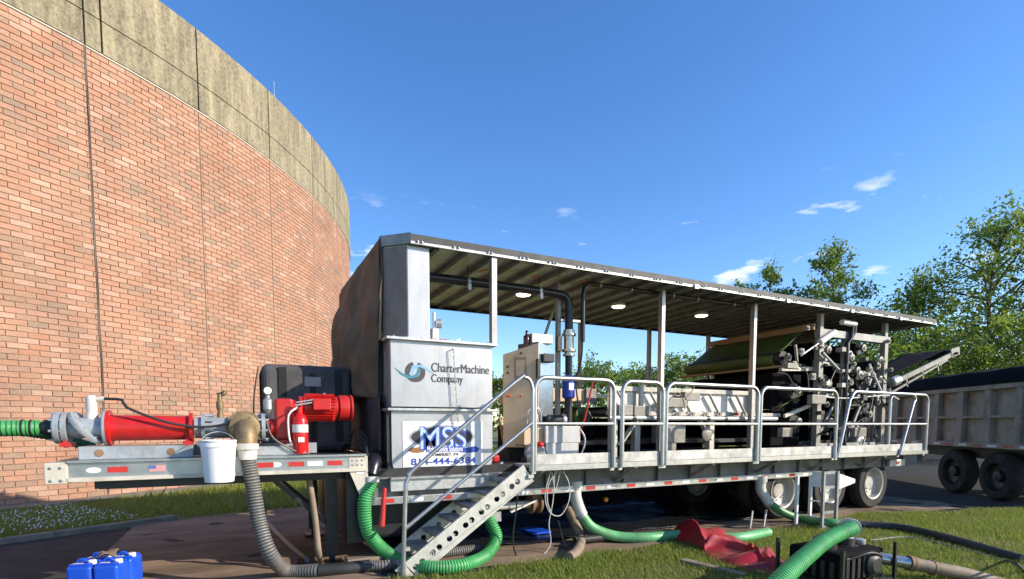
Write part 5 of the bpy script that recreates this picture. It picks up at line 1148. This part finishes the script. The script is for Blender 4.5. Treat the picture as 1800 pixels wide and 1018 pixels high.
tree(gpt(1800, 22), hgt(560, 22), 6.5, 5, leafy, 'sunlit yellow green tree at the right edge', 9000, .16, .05, 16)
tree(gpt(1620, 24), hgt(590, 24), 6.5, 6, leafy, 'low bushy green tree right behind the conveyor', 9000, .16, .02, 16)
tree(gpt(1900, 24), hgt(430, 24), 8.0, 7, leafd, 'dark tree just beyond the right edge behind the tallest tree', 7000, .17, .1, 16)
spots = [(880, 46, 665, 6, leafy, 'yellow green bush seen between the hopper and the tan cabinet'), (945, 48, 690, 7, leafm, 'low bush behind the tan cabinet'), (1045, 42, 645, 7, leafm, 'rounded tree seen left of the far canopy posts beside the metering valve'), (1105, 46, 655, 8, leafy, 'bushy tree seen between the far canopy posts'), (1185, 44, 632, 7, leafm, 'thin bush seen behind the near canopy post before the press'), (1250, 50, 640, 8, leafm, 'bush hidden mostly behind the press'),
         (1010, 60, 668, 9, leafm, 'distant tree at the far edge of the yard'), (1150, 60, 660, 10, leafd, 'distant dark tree between the canopy posts')]
for i, (x, D, y, cw_, mt, lb) in enumerate(spots): tree(gpt(x, D), hgt(y, D), cw_, 20+i, mt, lb, 5000, .26, .05, 12, group='bushes beyond the yard', tr=.1, airy=.5, name='bushy_tree')
for i, x in enumerate((1320, 1400, 1480, 1560, 1680, 1780)):
    tree(gpt(x, 40+3*(i % 2)), hgt(640-12*(i % 3), 42), 8, 40+i, (leafm, leafd)[i % 2], ['background tree behind the near wheels of the press', 'background tree behind the press frame', 'background tree behind the press rollers', 'background tree above the conveyor tail', 'background tree above the dump trailer front', 'background tree above the dump trailer rear'][i], 5000, .26, .05, 12, group='background trees on the right', tr=.1, airy=.5, name='background_tree')

# ------------------------------------------------------------------ grass
def blades(name, pts, h0, h1, wdt, mat, label=None):
    n_ = len(pts); h_ = rng.uniform(h0, h1, n_); az = rng.uniform(0, 2*PI, n_); ln_ = rng.uniform(.2, 1.3, n_)*h_
    dx, dy = np.cos(az), np.sin(az); wv = wdt*rng.uniform(.6, 1.3, n_)
    b0 = np.stack([pts[:,0]-dy*wv, pts[:,1]+dx*wv, pts[:,2]], 1); b1 = np.stack([pts[:,0]+dy*wv, pts[:,1]-dx*wv, pts[:,2]], 1)
    t1 = np.stack([pts[:,0]+dx*ln_+dy*wv*.25, pts[:,1]+dy*ln_-dx*wv*.25, pts[:,2]+h_], 1); t0 = np.stack([pts[:,0]+dx*ln_-dy*wv*.25, pts[:,1]+dy*ln_+dx*wv*.25, pts[:,2]+h_], 1)
    o = leaves(name, np.stack([b0, b1, t1, t0], 1).reshape(-1, 3), n_, mat, None, 'stuff')
    if label: o['label'] = label; o['category'] = 'grass'
    return o
# near lawn in front of the trailer
n_ = 230000
y = rng.uniform(2.3, 5.75, n_); x = rng.uniform(.9, 14.0, n_)
edge = 5.38 + .07*np.sin(x*2.1) + .05*np.sin(x*5.3) + np.where(x > 7.2, .18*np.minimum(x-7.2, 1.2), 0) - np.where(x > 10, .30*(x-10), 0)
keep = (y < edge - rng.exponential(.05, n_)) & (x*.35 + y > 2.9) & (x > 1.25 + (5.4-y)*.25)
pn = np.sin(x*1.7+y*2.3)*np.sin(x*.9-y*1.9); keep &= (rng.uniform(0, 1, n_) < .75 + .35*pn)
P3 = np.stack([x, y, np.zeros(n_)], 1)[keep]
blades('near_grass', P3, .025, .08, .005, grassm, 'bright sunlit lawn grass in front of the trailer')
# bank between kerb and tank
n_ = 45000
ang = rng.uniform(math.radians(-78), math.radians(-35), n_); rad_ = np.sqrt(rng.uniform((TR+.55)**2, (KR+1.2)**2, n_)); rad_ = np.where((ang < math.radians(-57)) & (rad_ > KR-.1), TR+.6+(rad_-TR)*.6, rad_)
P3 = np.stack([TC.x+rad_*np.cos(ang), TC.y+rad_*np.sin(ang), np.full(n_, .0)], 1)
P3 = P3[(P3[:,0] > -6) & (P3[:,0] < 5.5) & ((P3[:,0] < -1.5) | (P3[:,1] > 10.5 + .22*np.minimum(P3[:,0]+1.5, 4)))]
blades('bank_grass', P3, .04, .12, .007, grassm, 'taller grass on the strip between kerb and brick tank')
n_ = 1500
ang = rng.uniform(math.radians(-72), math.radians(-57), n_); rad_ = np.sqrt(rng.uniform((TR+1.2)**2, (KR-.2)**2, n_))
c = np.stack([TC.x+rad_*np.cos(ang), TC.y+rad_*np.sin(ang), rng.uniform(.08, .15, n_)], 1)
s_ = rng.uniform(.006, .013, n_)[:, None]; ea = np.array([1, 0, .3]); eb = np.array([0, .6, .8])
fo = leaves('clover_flowers', np.stack([c-ea*s_, c+eb*s_, c+ea*s_, c-eb*s_], 1).reshape(-1, 3), n_, white_paint, None, 'stuff')
fo['label'] = 'white clover flowers in the shaded grass strip'; fo['category'] = 'flowers'
# far meadow beyond the yard
n_ = 40000
P3 = np.stack([rng.uniform(-2, 34, n_), rng.uniform(11, 34, n_), np.zeros(n_)], 1); P3 = P3[((P3[:,0]-TC.x)**2 + (P3[:,1]-TC.y)**2 > 20.2**2) & ~((P3[:,0] > 14) & (P3[:,1] < 20))]
blades('far_grass', P3, .08, .25, .02, grassm, 'rough grass behind the trailer')
